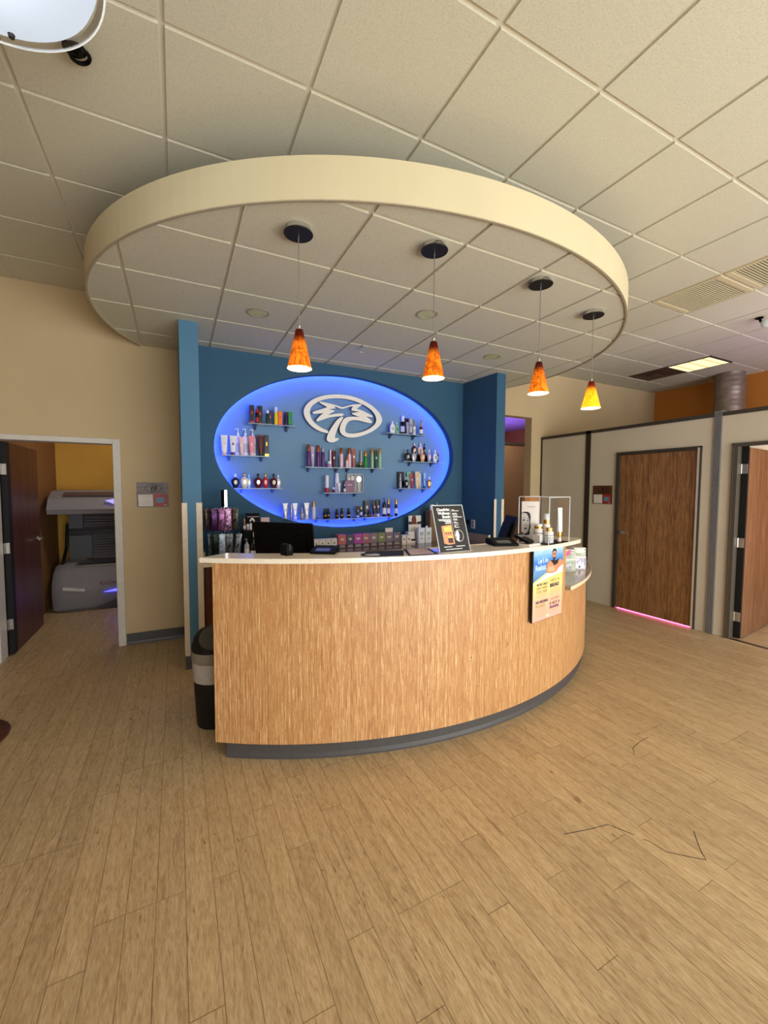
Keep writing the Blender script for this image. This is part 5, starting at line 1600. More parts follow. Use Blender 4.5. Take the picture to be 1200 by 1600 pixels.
MB().lathe([(0.11, 0), (0.11, 0.008), (0.03, 0.016)], mid.x, mid.y, 0.7605, 28, sy=0.8).build('foot', BLACK, mo, smooth=True)

mo = thing('monitor', 'black touch monitor leaning back at the right of the desk', 'monitor', (2.80, 2.95, 0.85))
U = Vector((0.42, 0.91, 0)).normalized()
nr = Vector((U.y, -U.x, 0))                         # away from the customer side
V = (Z + nr * 0.33).normalized()
BL = Vector((2.63, 2.75, 1.10))
m = MB()
slab(m, BL, U, V, 0.30, 0.265, -0.022)
m.build('screen_shell', BLACK, mo, bevel=0.003)
MB().prism(rrect(0.04, 0.26, 0.04, 0.2, 0.02), BL, U, V, -0.02, base=-0.022).build('rear_housing', BLACK, mo)
mid = BL + U * 0.15
MB().tube([mid + V * 0.1, Vector((mid.x, mid.y, 1.0)), Vector((mid.x + 0.03, mid.y, 0.775))], 0.022, 12).build('neck', BLACK, mo, smooth=True)
MB().lathe([(0.10, 0), (0.10, 0.008), (0.03, 0.016)], mid.x + 0.03, mid.y, 0.7605, 28).build('foot', BLACK, mo, smooth=True)

ZL = 1.2112
# small black card swiper
t = thing('card_swiper', 'small black card swiper on the ledge in front of the monitor', 'card reader', (0.60, 2.42, ZL))
U = Vector((0.92, 0.39, 0)).normalized()
V2 = Vector((-U.y, U.x, 0))
O = Vector((0.565, 2.37, ZL))
MB().prism([(0, 0), (0.045, 0), (0.045, 0.05), (0.036, 0.062), (0.01, 0.064), (0, 0.055)], O, U, Z, -0.065).build('body', BLACK, t, bevel=0.003)
MB().prism([(0.018, 0.03), (0.028, 0.03), (0.028, 0.066), (0.018, 0.066)], O, U, Z, -0.0658, base=0.0004).build('slot', plain('slot_grey', '3A3A3E', 0.3, 0.5), t)


def terminal(name, label, O, yaw, s=1.0, screen=True):
    U = Vector((math.cos(yaw), math.sin(yaw), 0))
    Vd = Vector((-U.y, U.x, 0))
    t = thing('card_terminal', label, 'card reader', tuple(O))
    O = Vector(O)
    w, d = 0.165 * s, 0.15 * s
    prof = [(0, 0), (d, 0), (d, 0.040 * s), (0.085 * s, 0.034 * s), (0.0, 0.014 * s)]
    m = MB()
    m.prism(prof, O, Vd, Z, w)
    m.build('body', BLACK, t, bevel=0.004)
    up_ = (Vd * 0.085 + Z * 0.020).normalized()
    m = MB()
    m.prism([(0.03 * s, 0.018 * s), (0.125 * s, 0.018 * s), (0.125 * s, 0.07 * s), (0.03 * s, 0.07 * s)], O + Z * 0.0142 * s, U, up_, 0.001)
    m.build('display', plain('lcd_grey', '5A5E60', 0.15), t)
    return t


a30 = math.radians(-33)
terminal('t', 'flat black signature terminal on the ledge right of the monitor', (0.705, 2.385, ZL), a30, 0.92)
terminal('t', 'flat black signature terminal on the ledge left of the clear case', (1.93, 2.16, ZL), math.radians(-18), 1.08)
# small keypad on paper beside it
tag(MB().prism([(0, 0), (0.14, 0.0), (0.14, 0.12), (0, 0.12)], (2.145, 2.055, ZL), Vector((0.97, 0.22, 0)), Vector((-0.22, 0.97, 0)), 0.012).build('notepad', PAPER), 'small white notepad under the black card keypad', 'notepad')
t = thing('card_keypad', 'small black card keypad tilted on a white notepad beside the clear case', 'card reader', (2.19, 2.12, ZL + 0.013))
Uk = Vector((0.95, 0.3, 0)).normalized()
Vk = (Vector((-Uk.y, Uk.x, 0)) * 0.9 + Z * 0.35).normalized()
MB().prism(rrect(0, 0.085, 0, 0.12, 0.01), (2.15, 2.075, ZL + 0.014), Uk, Vk, 0.018).build('body', BLACK, t, bevel=0.003)
MB().prism(rrect(0.015, 0.07, 0.07, 0.105, 0.003), (2.15, 2.075, ZL + 0.014), Uk, Vk, 0.001, base=0.018).build('display', MATS['lcd_grey'], t)

# papers on the ledge
t = thing('flyer', 'dark flyer with a pale face print lying on the ledge', 'flyer', (1.10, 2.23, ZL))
MB().prism([(0.95, 2.19), (1.0, 2.135), (1.185, 2.095), (1.29, 2.285), (1.05, 2.33)], (0, 0, ZL), X, Y, 0.001).build('sheet', plain('flyer_black', '101014', 0.7), t)
MB().prism(ellipse(1.03, 2.20, 0.045, 0.05, 20), (0, 0, ZL + 0.001), X, Y, 0.0006).build('face_print', plain('print_grey', 'B4B0B0', 0.4), t)
MB().prism(ellipse(1.02, 2.245, 0.05, 0.02, 16), (0, 0, ZL + 0.0016), X, Y, 0.0004).build('hair_print', BLACKM, t)
t = thing('notice_sheet', 'pale pink sheet with black border lying on the ledge', 'paper', (1.36, 2.18, ZL))
MB().prism([(1.205, 2.07), (1.405, 2.06), (1.475, 2.28), (1.30, 2.31)], (0, 0, ZL + 0.0012), X, Y, 0.001).build('border', BLACKM, t)
MB().prism([(1.225, 2.085), (1.385, 2.075), (1.452, 2.265), (1.315, 2.29)], (0, 0, ZL + 0.0022), X, Y, 0.0006).build('sheet', plain('pink_sheet', 'C4AEB4', 0.6), t)

# ------------------------------------------------------------------ slanted black poster holder
O = Vector((1.432, 2.085, ZL + 0.001))
U = Vector((0.243, 0.012, 0)).normalized()
inl = Vector((-U.y, U.x, 0))
V = (Z * 0.95 + inl * 0.30).normalized()
Nn = U.cross(V)
pw, ph = 0.238, 0.296
t = thing('poster_holder', 'slanted clear holder with a black wellness booth poster on the ledge', 'poster', (1.55, 2.12, ZL))
MB().prism([(0, 0), (pw, 0), (pw, ph), (0, ph)], O, U, V, 0.0015).build('poster_sheet', plain('poster_charcoal', '262628', 0.35), t)
cl = MB()
for poly in ([(-0.004, -0.002), (0, -0.002), (0, ph + 0.004), (-0.004, ph + 0.004)], [(pw, -0.002), (pw + 0.004, -0.002), (pw + 0.004, ph + 0.004), (pw, ph + 0.004)],
             [(0, ph), (pw, ph), (pw, ph + 0.004), (0, ph + 0.004)], [(0, -0.002), (pw, -0.002), (pw, 0.0), (0, 0.0)]):
    cl.prism(poly, O, U, V, 0.004)
cl.prism([(-0.004, -0.02), (pw + 0.004, -0.02), (pw + 0.004, 0.06), (-0.004, 0.06)], O, U, inl, 0.002)
cl.build('clear_frame', ACREDGE, t)
WT = plain('print_white', 'F4F4F2', 0.5, var=0.01)


def pt(u, v):
    return O + U * u + V * v


for s, v in (('Clearlight', 0.262), ('Wellness', 0.239), ('Booth', 0.216)):
    text(s, 0.025, pt(0.128, v), U, V, WT, t, align='RIGHT', bold=0.0010, off=0.0016)
m = MB()


def bar(u0, v0, u1, v1, tt=0.0006):
    m.prism([(u0, v0), (u1, v0), (u1, v1), (u0, v1)], O, U, V, tt, base=0.0015)


bar(0.135, 0.12, 0.1362, 0.275)
for u0, v, u1 in ((0.03, 0.205, 0.128), (0.035, 0.198, 0.128), (0.07, 0.193, 0.128), (0.085, 0.186, 0.128), (0.078, 0.179, 0.128),
                  (0.148, 0.266, 0.17), (0.148, 0.259, 0.205), (0.148, 0.243, 0.185), (0.148, 0.237, 0.19), (0.148, 0.226, 0.19), (0.148, 0.218, 0.223),
                  (0.148, 0.206, 0.18), (0.148, 0.199, 0.185), (0.148, 0.186, 0.17), (0.148, 0.179, 0.185), (0.148, 0.166, 0.183), (0.148, 0.158, 0.16), (0.148, 0.151, 0.185),
                  (0.04, 0.030, 0.1), (0.135, 0.030, 0.205), (0.05, 0.014, 0.18)):
    bar(u0, v, u1, v + (0.0035 if u0 < 0.147 or True else 0.003))
m.build('small_print', WT, t)
m = MB()
m.prism([(0.045, 0.165), (0.128, 0.172), (0.128, 0.048), (0.075, 0.045), (0.045, 0.055)], O, U, V, 0.0006, base=0.0015)
m.build('booth_print', plain('booth_orange', 'D8946A', 0.4), t)
m = MB()
m.prism([(0.062, 0.158), (0.118, 0.162), (0.118, 0.128), (0.062, 0.128)], O, U, V, 0.0005, base=0.0021)
m.prism([(0.08, 0.10), (0.118, 0.10), (0.118, 0.088), (0.08, 0.088)], O, U, V, 0.0005, base=0.0021)
m.build('booth_glow_print', plain('booth_yellow', 'F6C868', 0.4), t)
m = MB()
m.prism([(0.08, 0.086), (0.118, 0.086), (0.118, 0.055), (0.08, 0.055)], O, U, V, 0.0005, base=0.0021)
for k in range(3):
    m.prism([(0.066 + k * 0.018, 0.113), (0.078 + k * 0.018, 0.113), (0.078 + k * 0.018, 0.12), (0.066 + k * 0.018, 0.12)], O, U, V, 0.0005, base=0.0021)
m.build('booth_dark_print', plain('booth_brown', '4A3030', 0.5), t)
m = MB()
e1, e2 = ellipse(0.172, 0.098, 0.035, 0.038, 32), ellipse(0.172, 0.098, 0.033, 0.036, 32)
for k in range(32):
    k2 = (k + 1) % 32
    m.prism([e1[k], e1[k2], e2[k2], e2[k]], O, U, V, 0.0006, base=0.0015)
m.prism([(0.158, 0.128), (0.168, 0.131), (0.174, 0.118), (0.172, 0.108), (0.178, 0.1), (0.172, 0.095), (0.174, 0.085), (0.165, 0.078), (0.172, 0.066), (0.158, 0.064), (0.146, 0.076), (0.15, 0.09), (0.142, 0.1), (0.148, 0.112)], O, U, V, 0.0006, base=0.0015)
m.build('portrait_print', WT, t)

# ------------------------------------------------------------------ clear display case with skin care
nc, lcn, rcn = Vector((2.318, 2.048, ZL)), Vector((2.285, 2.30, ZL)), Vector((2.605, 2.115, ZL))
U = (rcn - nc)
V = (lcn - nc)
H = 0.335
t = thing('display_case', 'clear acrylic display case of skin care on the right end of the ledge', 'display case', (2.44, 2.2, ZL))
m = MB()
for a, b in (((0, 0), (1, 0)), ((1, 0), (1, 1)), ((1, 1), (0, 1)), ((0, 1), (0, 0))):
    p, q = nc + U * a[0] + V * a[1], nc + U * b[0] + V * b[1]
    m.quad([p, q, q + Z * H, p + Z * H])
m.quad([nc + Z * H, nc + U + Z * H, nc + U + V + Z * H, nc + V + Z * H])
m.build('clear_walls', ACR, t)
m = MB()
cs = [nc, nc + U, nc + U + V, nc + V]
for k in range(4):
    m.tube([cs[k] + Z * 0.0025, cs[k] + Z * H], 0.0028, 6)
    m.tube([cs[k] + Z * H, cs[(k + 1) % 4] + Z * H], 0.0028, 6)
m.build('edges', ACREDGE, t)
MB().prism([(0, 0), (1, 0), (1, 1), (0, 1)], nc - Z * 0.0005, U, V, 0.006).build('base_plate', BLACK, t)
un, vn = U.normalized(), V.normalized()


def cp(a, b, z=0.0):
    return nc + U * a + V * b + Z * (z + 0.0062)


def obox(m, c, w, d, h, yaw=None):
    uu = un if yaw is None else Vector((math.cos(yaw), math.sin(yaw), 0))
    vv = Vector((-uu.y, uu.x, 0))
    m.prism([(-w / 2, -d / 2), (w / 2, -d / 2), (w / 2, d / 2), (-w / 2, d / 2)], c, uu, vv, h)
    return m


def wp(x, y, z=0.0):
    return Vector((x, y, ZL + 0.006 + z))


tag(obox(MB(), wp(2.345, 2.165), 0.060, 0.058, 0.055).build('white_riser', WHITE, bevel=0.002), 'white riser block inside the clear case under the left jar', 'display block')
tag(obox(MB(), wp(2.387, 2.104), 0.052, 0.04, 0.045).build('clear_riser', plain('riser_clear', 'C8CCD0', 0.1), bevel=0.002), 'grey clear riser block inside the case under the front jar', 'display block')
GC = pm('gold')


def cjar(c, r, h, label):
    t = thing('cream_jar', label, 'jar', tuple(c))
    MB().lathe([(r * 0.92, 0), (r, 0.004), (r, h * 0.55), (r * 0.95, h * 0.58)], c.x, c.y, c.z, 28).build('jar_body', WHITE, t, smooth=True)
    MB().lathe([(r * 0.86, h * 0.58), (r * 0.86, h * 0.8)], c.x, c.y, c.z, 28).build('gold_collar', GC, t, smooth=True)
    MB().lathe([(r * 0.88, h * 0.8), (r * 0.88, h * 0.98), (r * 0.8, h)], c.x, c.y, c.z, 28).build('lid', WHITE if 'left' in label else GC, t, smooth=True)
    MB().lathe([(r * 1.008, h * 0.14), (r * 1.008, h * 0.2)], c.x, c.y, c.z, 28, caps=False).build('label_print', plain('label_dark', '3A3234', 0.5), t)


cjar(wp(2.345, 2.168, 0.0555), 0.032, 0.078, 'white jar with gold collar on the left riser inside the clear case')
cjar(wp(2.386, 2.105, 0.0455), 0.029, 0.066, 'white jar with gold lid at the front inside the clear case')
c = wp(2.452, 2.19)
t2 = thing('pump_bottle', 'white pump bottle with gold neck at the back of the clear case', 'bottle', tuple(c))
MB().lathe([(0.024, 0), (0.026, 0.004), (0.026, 0.125), (0.02, 0.13)], c.x, c.y, c.z, 24).build('bottle_body', WHITE, t2, smooth=True)
MB().lathe([(0.02, 0.13), (0.02, 0.16), (0.008, 0.165), (0.008, 0.18)], c.x, c.y, c.z, 20).build('gold_neck', GC, t2, smooth=True)
MB().lathe([(0.022, 0.16), (0.022, 0.20), (0.018, 0.205)], c.x, c.y, c.z, 20).build('cap', ACREDGE, t2, smooth=True)
c = wp(2.528, 2.135)
t2 = thing('lotion_tube', 'tall white lotion tube with gold foot at the right of the clear case', 'tube', tuple(c))
tuv = Matrix.Rotation(0.25, 3, 'Z')


def fr2(z, a, b, p=2.0):
    return [tuple(Vector((c.x, c.y, 0)) + tuv @ Vector((px - 0, py - 0, 0)) + Z * (c.z + z)) for px, py, _ in flat_ring(0, 0, 0, a, b, 20, p)]


MB().loft([fr2(0.072, 0.022, 0.017), fr2(0.11, 0.026, 0.016), fr2(0.19, 0.031, 0.009, 2.4), fr2(0.235, 0.034, 0.003, 4)]).loft([fr2(0.235, 0.034, 0.002, 4), fr2(0.25, 0.034, 0.002, 4)]).build('tube_body', plain('pale_aqua_white', 'DCE6E4', 0.35), t2, smooth=True)
MB().loft([fr2(0.05, 0.021, 0.016), fr2(0.072, 0.022, 0.017)]).loft([fr2(0.03, 0.010, 0.010), fr2(0.05, 0.011, 0.011)]).build('gold_foot', GC, t2, smooth=True)
MB().loft([fr2(0, 0.014, 0.013), fr2(0.03, 0.013, 0.012)]).build('cap', WHITE, t2, smooth=True)
# portrait card in the case
t2 = thing('portrait_card', 'cream card with a black and white portrait at the left of the clear case', 'card', tuple(wp(2.345, 2.25)))
Oc = wp(2.300, 2.287)
Uc = Vector((0.8, -0.6, 0)).normalized()
cw, ch = 0.123, 0.295
MB().prism([(0, 0), (cw, 0), (cw, ch), (0, ch)], Oc, Uc, Z, -0.002).build('card', PAPER, t2)
m = MB().prism([(0.0, 0.04), (0.012, 0.05), (0.03, 0.042), (0.055, 0.045), (0.062, 0.06), (0.058, 0.08), (0.066, 0.10), (0.062, 0.14), (0.065, 0.18), (0.06, 0.205), (0.045, 0.218), (0.015, 0.218), (0.0, 0.21)], Oc, Uc, Z, 0.0006)
m.build('hair_print', plain('print_black', '1A1818', 0.5), t2)
MB().prism([(0.0, 0.07), (0.012, 0.058), (0.03, 0.055), (0.045, 0.07), (0.054, 0.10), (0.056, 0.135), (0.052, 0.17), (0.036, 0.205), (0.012, 0.21), (0.0, 0.205)], Oc, Uc, Z, 0.0012).build('face_print', plain('print_skin_grey', 'C6C2C0', 0.5), t2)
m = MB()
m.prism(ellipse(0.016, 0.156, 0.010, 0.005, 12), Oc, Uc, Z, 0.0016).prism(ellipse(0.043, 0.153, 0.007, 0.004, 12), Oc, Uc, Z, 0.0016)
m.prism([(0.004, 0.172), (0.018, 0.176), (0.026, 0.17), (0.018, 0.172)], Oc, Uc, Z, 0.0016).prism([(0.036, 0.168), (0.05, 0.17), (0.05, 0.167), (0.036, 0.165)], Oc, Uc, Z, 0.0016)
m.prism([(0.026, 0.122), (0.036, 0.12), (0.034, 0.116), (0.027, 0.118)], Oc, Uc, Z, 0.0016).prism(ellipse(0.029, 0.093, 0.011, 0.006, 12), Oc, Uc, Z, 0.0016)
m.build('feature_print', MATS['print_black'], t2)
text('Academie', 0.014, Oc + Uc * 0.068 + Z * 0.252, Uc, Z, plain('print_taupe', '9A8C80', 0.5), t2, align='CENTER', off=0.0004)

# ------------------------------------------------------------------ promotional boards on the desk front
t = thing('desk_poster', 'blue, yellow and pink poster of a man hung on the desk front', 'poster', (2.39, 2.12, 0.665))
O = Vector((2.192, 2.062, 0.668))
U = Vector((0.392, 0.083, 0)).normalized()
pw, ph = 0.40, 0.512
MB().prism([(0, 0), (pw, 0), (pw, ph), (0, ph)], O, U, Z, -0.018).build('board', BLACKM, t)


def layer(nm, polys, mat, base, tt=0.0006):
    m = MB()
    for p in polys:
        m.prism(p, O, U, Z, tt, base=base)
    return m.build(nm, mat, t)


g = N('poster_gradient', 0.45)
sp = g.t.nodes.new('ShaderNodeSeparateXYZ')
g.t.links.new(g.coord(), sp.inputs[0])
g.color(g.ramp(g.math('DIVIDE', sp.outputs[2], 0.35), [(0.0, 'EEAE9C'), (0.4, 'F2BA98'), (0.8, 'F0DC80'), (1.0, 'EEE070')]))
layer('lower_print', [[(0.002, 0.002), (pw - 0.002, 0.002), (pw - 0.002, 0.335), (0.002, 0.335)]], g.m, 0.0)
s = N('poster_sea', 0.45)
sp = s.t.nodes.new('ShaderNodeSeparateXYZ')
s.t.links.new(s.coord(), sp.inputs[0])
nz = s.noise(s.mapping(s.coord(), (10, 10, 40)), 1.0, 3)
sv = s.math('ADD', s.math('DIVIDE', s.math('SUBTRACT', sp.outputs[2], 0.29), 0.225), s.math('MULTIPLY', s.math('SUBTRACT', nz, 0.5), 0.25))
s.color(s.ramp(sv, [(0.0, '4A7AB0'), (0.3, '6C9CCC'), (0.55, '3E78C8'), (0.72, '5A9ADC'), (1.0, 'B4DAF4')]))
layer('sea_print', [[(0.002, 0.285), (0.16, 0.335), (pw - 0.002, 0.40), (pw - 0.002, ph - 0.002), (0.002, ph - 0.002)]], s.m, 0.0006)
layer('white_print', [[(0.002, 0.278), (0.05, 0.282), (0.18, 0.335), (0.30, 0.345), (pw - 0.002, 0.375), (pw - 0.002, 0.318), (0.2, 0.30), (0.002, 0.268)]], WT, 0.0012)
layer('skin_print', [[(0.165, 0.345), (0.175, 0.395), (0.21, 0.42), (0.25, 0.425), (0.31, 0.41), (0.36, 0.42), (0.396, 0.40), (0.396, 0.375), (0.35, 0.362), (0.30, 0.33), (0.25, 0.325), (0.2, 0.33)],
                     ellipse(0.272, 0.462, 0.028, 0.035, 20)], plain('poster_skin', 'C88A66', 0.5), 0.0018)
layer('beard_print', [[(0.246, 0.455), (0.254, 0.43), (0.272, 0.42), (0.292, 0.43), (0.299, 0.455), (0.29, 0.44), (0.272, 0.436), (0.255, 0.442)], [(0.22, 0.42), (0.25, 0.425), (0.30, 0.415), (0.34, 0.425), (0.32, 0.39), (0.27, 0.38), (0.25, 0.4)],
                      [(0.243, 0.466), (0.246, 0.488), (0.26, 0.502), (0.285, 0.503), (0.30, 0.487), (0.302, 0.464), (0.295, 0.482), (0.27, 0.488), (0.25, 0.482)], [(0.252, 0.463), (0.292, 0.463), (0.292, 0.468), (0.252, 0.468)]], plain('poster_dark', '1E1A1C', 0.5), 0.0024)
layer('arm_print', [[(0.18, 0.35), (0.20, 0.378), (0.26, 0.375), (0.285, 0.355), (0.27, 0.34), (0.21, 0.34)]], plain('poster_skin_light', 'E8AA84', 0.5), 0.0024)
ptxt = plain('print_aqua', 'D8F4F4', 0.5, var=0.01)
dk = plain('print_plum', '4A3A56', 0.5, var=0.01)
lt = plain('print_ochre', 'B0A06A', 0.5, var=0.01)


def ptext(s_, size, u, v, mat, **kw):
    text(s_, size, O + U * u + Z * v, U, Z, mat, t, off=0.0022, **kw)


ptext("Let's be", 0.05, 0.055, 0.415, ptxt, bold=0.0004, shear=0.2, sx=0.85)
ptext('Realistic', 0.055, 0.025, 0.365, ptxt, bold=0.0006, sx=0.75)
ptext("WE'RE ONLY", 0.027, 0.045, 0.252, dk, sx=0.95)
ptext('HAPPY WHEN', 0.022, 0.045, 0.228, lt, sx=1.0)
ptext('YOU ARE', 0.034, 0.045, 0.198, lt, sx=1.0)
ptext('NEED A', 0.034, 0.225, 0.262, lt, sx=1.1)
ptext('BREAK?', 0.036, 0.222, 0.225, dk, bold=0.0012, sx=1.05)
ptext('NO KIDDING', 0.028, 0.04, 0.128, dk, bold=0.0006, sx=0.95)
ptext('PLEASE', 0.036, 0.04, 0.096, lt, sx=1.1)
ptext('TANNING', 0.03, 0.225, 0.126, plain('print_peach', 'E8A890', 0.5), sx=1.0)
ptext('IS NOT A', 0.034, 0.222, 0.092, dk, sx=1.0)
ptext('TRANSFER!', 0.026, 0.222, 0.066, plain('print_purple', '7A4A7E', 0.5), bold=0.0006, sx=1.0)
m = MB()
for u0, u1, v in ((0.05, 0.18, 0.186), (0.045, 0.18, 0.174), (0.09, 0.135, 0.160), (0.23, 0.36, 0.208), (0.225, 0.365, 0.196), (0.225, 0.36, 0.184), (0.225, 0.365, 0.172), (0.24, 0.35, 0.160),
                  (0.045, 0.18, 0.082), (0.045, 0.175, 0.070), (0.045, 0.18, 0.058), (0.045, 0.178, 0.046), (0.06, 0.15, 0.034), (0.235, 0.355, 0.052), (0.255, 0.33, 0.041)):
    m.prism([(u0, v), (u1, v), (u1, v + 0.003), (u0, v + 0.003)], O, U, Z, 0.0004, base=0.0008)
m.build('small_print', lt, t)
layer('logo_print', [ellipse(0.2, 0.022, 0.018, 0.010, 12)], plain('print_cream', 'FBE6C0', 0.5), 0.0008)
for uu in (0.04, 0.36):
    MB().prism([(uu - 0.012, 0.50), (uu + 0.012, 0.50), (uu + 0.012, ph), (uu - 0.012, ph)], O, U, Z, -0.0165, base=-0.0182).build('hanger_pad', BLACKM, t)

# ------------------------------------------------------------------ cartons on the low counter
ZK = 0.8467
fw_ = Vector((0.90, 0.44, 0)).normalized()


def carton(c, w, d, h, yaw, label, side, prints):
    uu = Vector((math.cos(yaw), math.sin(yaw), 0))
    vv = Vector((-uu.y, uu.x, 0))
    c = Vector(c)
    t = thing('flower_carton', label, 'box', tuple(c), 'flower cartons on the low counter')
    O = c - uu * (w / 2) - vv * (d / 2)
    MB().prism([(0, 0), (w, 0), (w, d), (0, d)], O, uu, vv, h).build('box_body', PAPER, t, bevel=0.001)
    MB().prism([(0.003, 0.003), (w - 0.003, 0.003), (w - 0.003, h * 0.9), (0.003, h * 0.9)], O, uu, Z, 0.0006).build('side_print', side, t)
    for k, (poly, mat) in enumerate(prints):
        MB().prism([(a * w, b * h) for a, b in poly], O, uu, Z, 0.0004, base=0.0006 + 0.0003 * k).build('flower_print', mat, t)
    return t


PGR = foil('print_sage', '7C8A70', 'C4CEBE', 0.5, 0.0, 30)
PLI = foil('print_lavender', '8A84A0', 'E0DCEC', 0.5, 0.0, 30)
petal = plain('petal_pink', 'D0508A', 0.5)
petalc = plain('petal_cream', 'F0E2D2', 0.5)
yw = math.radians(-24)
carton((3.245, 2.635, ZK), 0.105, 0.075, 0.115, yw, 'white carton with sage print, left of two on the low counter', PGR, [(ellipse(0.3, 0.4, 0.18, 0.2, 14), PLI)])
carton((3.405, 2.66, ZK), 0.12, 0.08, 0.125, yw, 'white carton with violet print, right of two on the low counter', PLI, [([(0.2, 0.1), (0.8, 0.1), (0.8, 0.4), (0.2, 0.4)], WT), ([(0.35, 0.15), (0.5, 0.35), (0.6, 0.15)], dk)])
carton((3.245, 2.635, ZK + 0.1155), 0.10, 0.07, 0.085, yw, 'carton with pink tulip print, upper left of the flower cartons', PGR, [([(0.05, 0.45), (0.25, 0.95), (0.6, 0.95), (0.5, 0.5), (0.25, 0.35)], petal)])
carton((3.405, 2.66, ZK + 0.1255), 0.115, 0.075, 0.08, yw, 'carton with cream tulip print, upper right of the flower cartons', PGR, [([(0.1, 0.5), (0.3, 0.95), (0.7, 0.98), (0.95, 0.6), (0.7, 0.4), (0.3, 0.4)], petalc)])

# ------------------------------------------------------------------ waste bin beside the desk
wx, wy = 0.215, 3.0
t = thing('waste_bin', 'black swing lid waste bin with a white liner beside the desk end', 'waste bin', (wx, wy, 0))
MB().lathe([(0.118, 0), (0.122, 0.01), (0.138, 0.33), (0.141, 0.46)], wx, wy, 0, 36).build('bin_body', BLACKM, t, smooth=True)
MB().lathe([(0.1395, 0.315), (0.143, 0.34), (0.141, 0.36), (0.1445, 0.385), (0.1445, 0.45)], wx, wy, 0, 36, caps=False).build('liner', plain('liner_white', 'B6B2AC', 0.45, bump=0.3), t, smooth=True)
MB().lathe([(0.1455, 0.445), (0.148, 0.45), (0.150, 0.515), (0.146, 0.52)], wx, wy, 0, 36, caps=False).build('rim_band', plain('band_grey', '8A867C', 0.4), t, smooth=True)
MB().lathe([(0.148, 0.515), (0.146, 0.54), (0.13, 0.60), (0.10, 0.64), (0.05, 0.66), (0.0, 0.665)], wx, wy, 0, 36, caps=False).build('lid', BLACKM, t, smooth=True)
MB().prism(ellipse(0, 0, 0.105, 0.085, 28), (wx + 0.0, wy - 0.093, 0.603), X, Vector((0.0, 0.62, 0.78)).normalized(), 0.03, base=0.004).build('swing_flap', plain('flap_olive', '2E2A1E', 0.45), t, bevel=0.004)

# ------------------------------------------------------------------ round pedestal table mostly out of frame
t = thing('pedestal_table', 'dark brown round table base just inside the left picture edge', 'table', (-1.29, 3.42, 0))
MB().lathe([(0.28, 0), (0.285, 0.012), (0.27, 0.025), (0.05, 0.04)], -1.29, 3.42, 0, 40).build('base', plain('dark_brown_wood', '4A2412', 0.4), t, smooth=True)
MB().lathe([(0.035, 0.04), (0.035, 0.5)], -1.29, 3.42, 0, 16).build('column', MATS['dark_brown_wood'], t, smooth=True)
MB().lathe([(0.2, 0.5), (0.21, 0.51), (0.2, 0.53)], -1.29, 3.42, 0, 40).build('tabletop', MATS['dark_brown_wood'], t, smooth=True)

# ------------------------------------------------------------------ room signs


def room_sign(O, U, num, label, base_mat, cardc):
    V = Z
    t = thing('room_sign', label, 'sign', tuple(O), None)
    O = Vector(O)
    m = MB().prism([(0, 0), (0.285, 0), (0.285, 0.252), (0, 0.252)], O, U, V, 0.008)
    m.build('plate', base_mat, t)
    e1, e2 = ellipse(0.147, 0.195, 0.076, 0.041, 40), ellipse(0.147, 0.195, 0.072, 0.037, 40)
    m = MB()
    for k in range(40):
        k2 = (k + 1) % 40
        m.prism([e1[k], e1[k2], e2[k2], e2[k]], O, U, V, 0.0006, base=0.008)
    m.build('oval_ring', BLACKM, t)
    text(num, 0.058, O + Vector(U) * 0.147 + V * 0.175, U, V, BLACKM, t, name='room_number', align='CENTER', bold=0.0022, shear=0.25, off=0.0085, sx=1.05)
    MB().prism([(0.015, 0.008), (0.145, 0.008), (0.143, 0.13), (0.012, 0.128)], O, U, V, 0.001, base=0.008).build('paper_card', PAPER, t)
    m = MB()
    for k in range(6):
        m.prism([(0.03, 0.112 - 0.017 * k), (0.125, 0.112 - 0.017 * k), (0.125, (0.1155 if k == 0 else 0.1132) - 0.017 * k), (0.03, (0.1155 if k == 0 else 0.1132) - 0.017 * k)], O, U, V, 0.0004, base=0.009)
    m.build('card_lines', plain('line_grey', 'A09894', 0.6), t)
    MB().prism([(0.15, 0.008), (0.272, 0.008), (0.272, 0.132), (0.15, 0.132)], O, U, V, 0.001, base=0.008).build('photo_card', cardc, t)
    MB().prism([(0.168, 0.045), (0.2, 0.038), (0.25, 0.045), (0.255, 0.06), (0.235, 0.07), (0.255, 0.085), (0.24, 0.097), (0.2, 0.1), (0.17, 0.09)], O, U, V, 0.0005, base=0.009).build('bed_print', plain('bed_blue', '5E86A8', 0.4), t)
    MB().prism([(0.24, 0.016), (0.268, 0.016), (0.268, 0.021), (0.24, 0.021)], O, U, V, 0.0005, base=0.009).build('mark_print', WT, t)


room_sign((-0.356, WY - 0.0005, 1.408), (1, 0, 0), '15', 'grey room sign reading 15 on the tan wall beside the left door', mk_strip_wood('sign_grey_wood', ['64564E', '6E605A', '786C68', '84787A'], 8, 60), plain('card_red', 'B8504A', 0.5))
room_sign((PX - 0.0005, 3.915, 1.405), (0, -1, 0), '2', 'brown room sign reading 2 on the partition beside the closed door', mk_strip_wood('sign_brown_wood', ['3E2014', '4A2818', '56301E', '623A26'], 8, 60), plain('card_dark_red', '9A3020', 0.5))

# ------------------------------------------------------------------ tanning bed in room 15
t = thing('tanning_bed', 'grey clamshell tanning bed standing open in the dark side room', 'tanning bed', (-0.45, 6.85, 0))
BG = plain('bed_grey', '868488', 0.35)
BD = plain('bed_dark_grey', '55555A', 0.35)
BK = plain('bed_black', '16161A', 0.4)


def xprof(m, prof, x0, x1, mi=0):
    m.prism(prof, (x0, 0, 0), Y, Z, x1 - x0, mi)
    return m


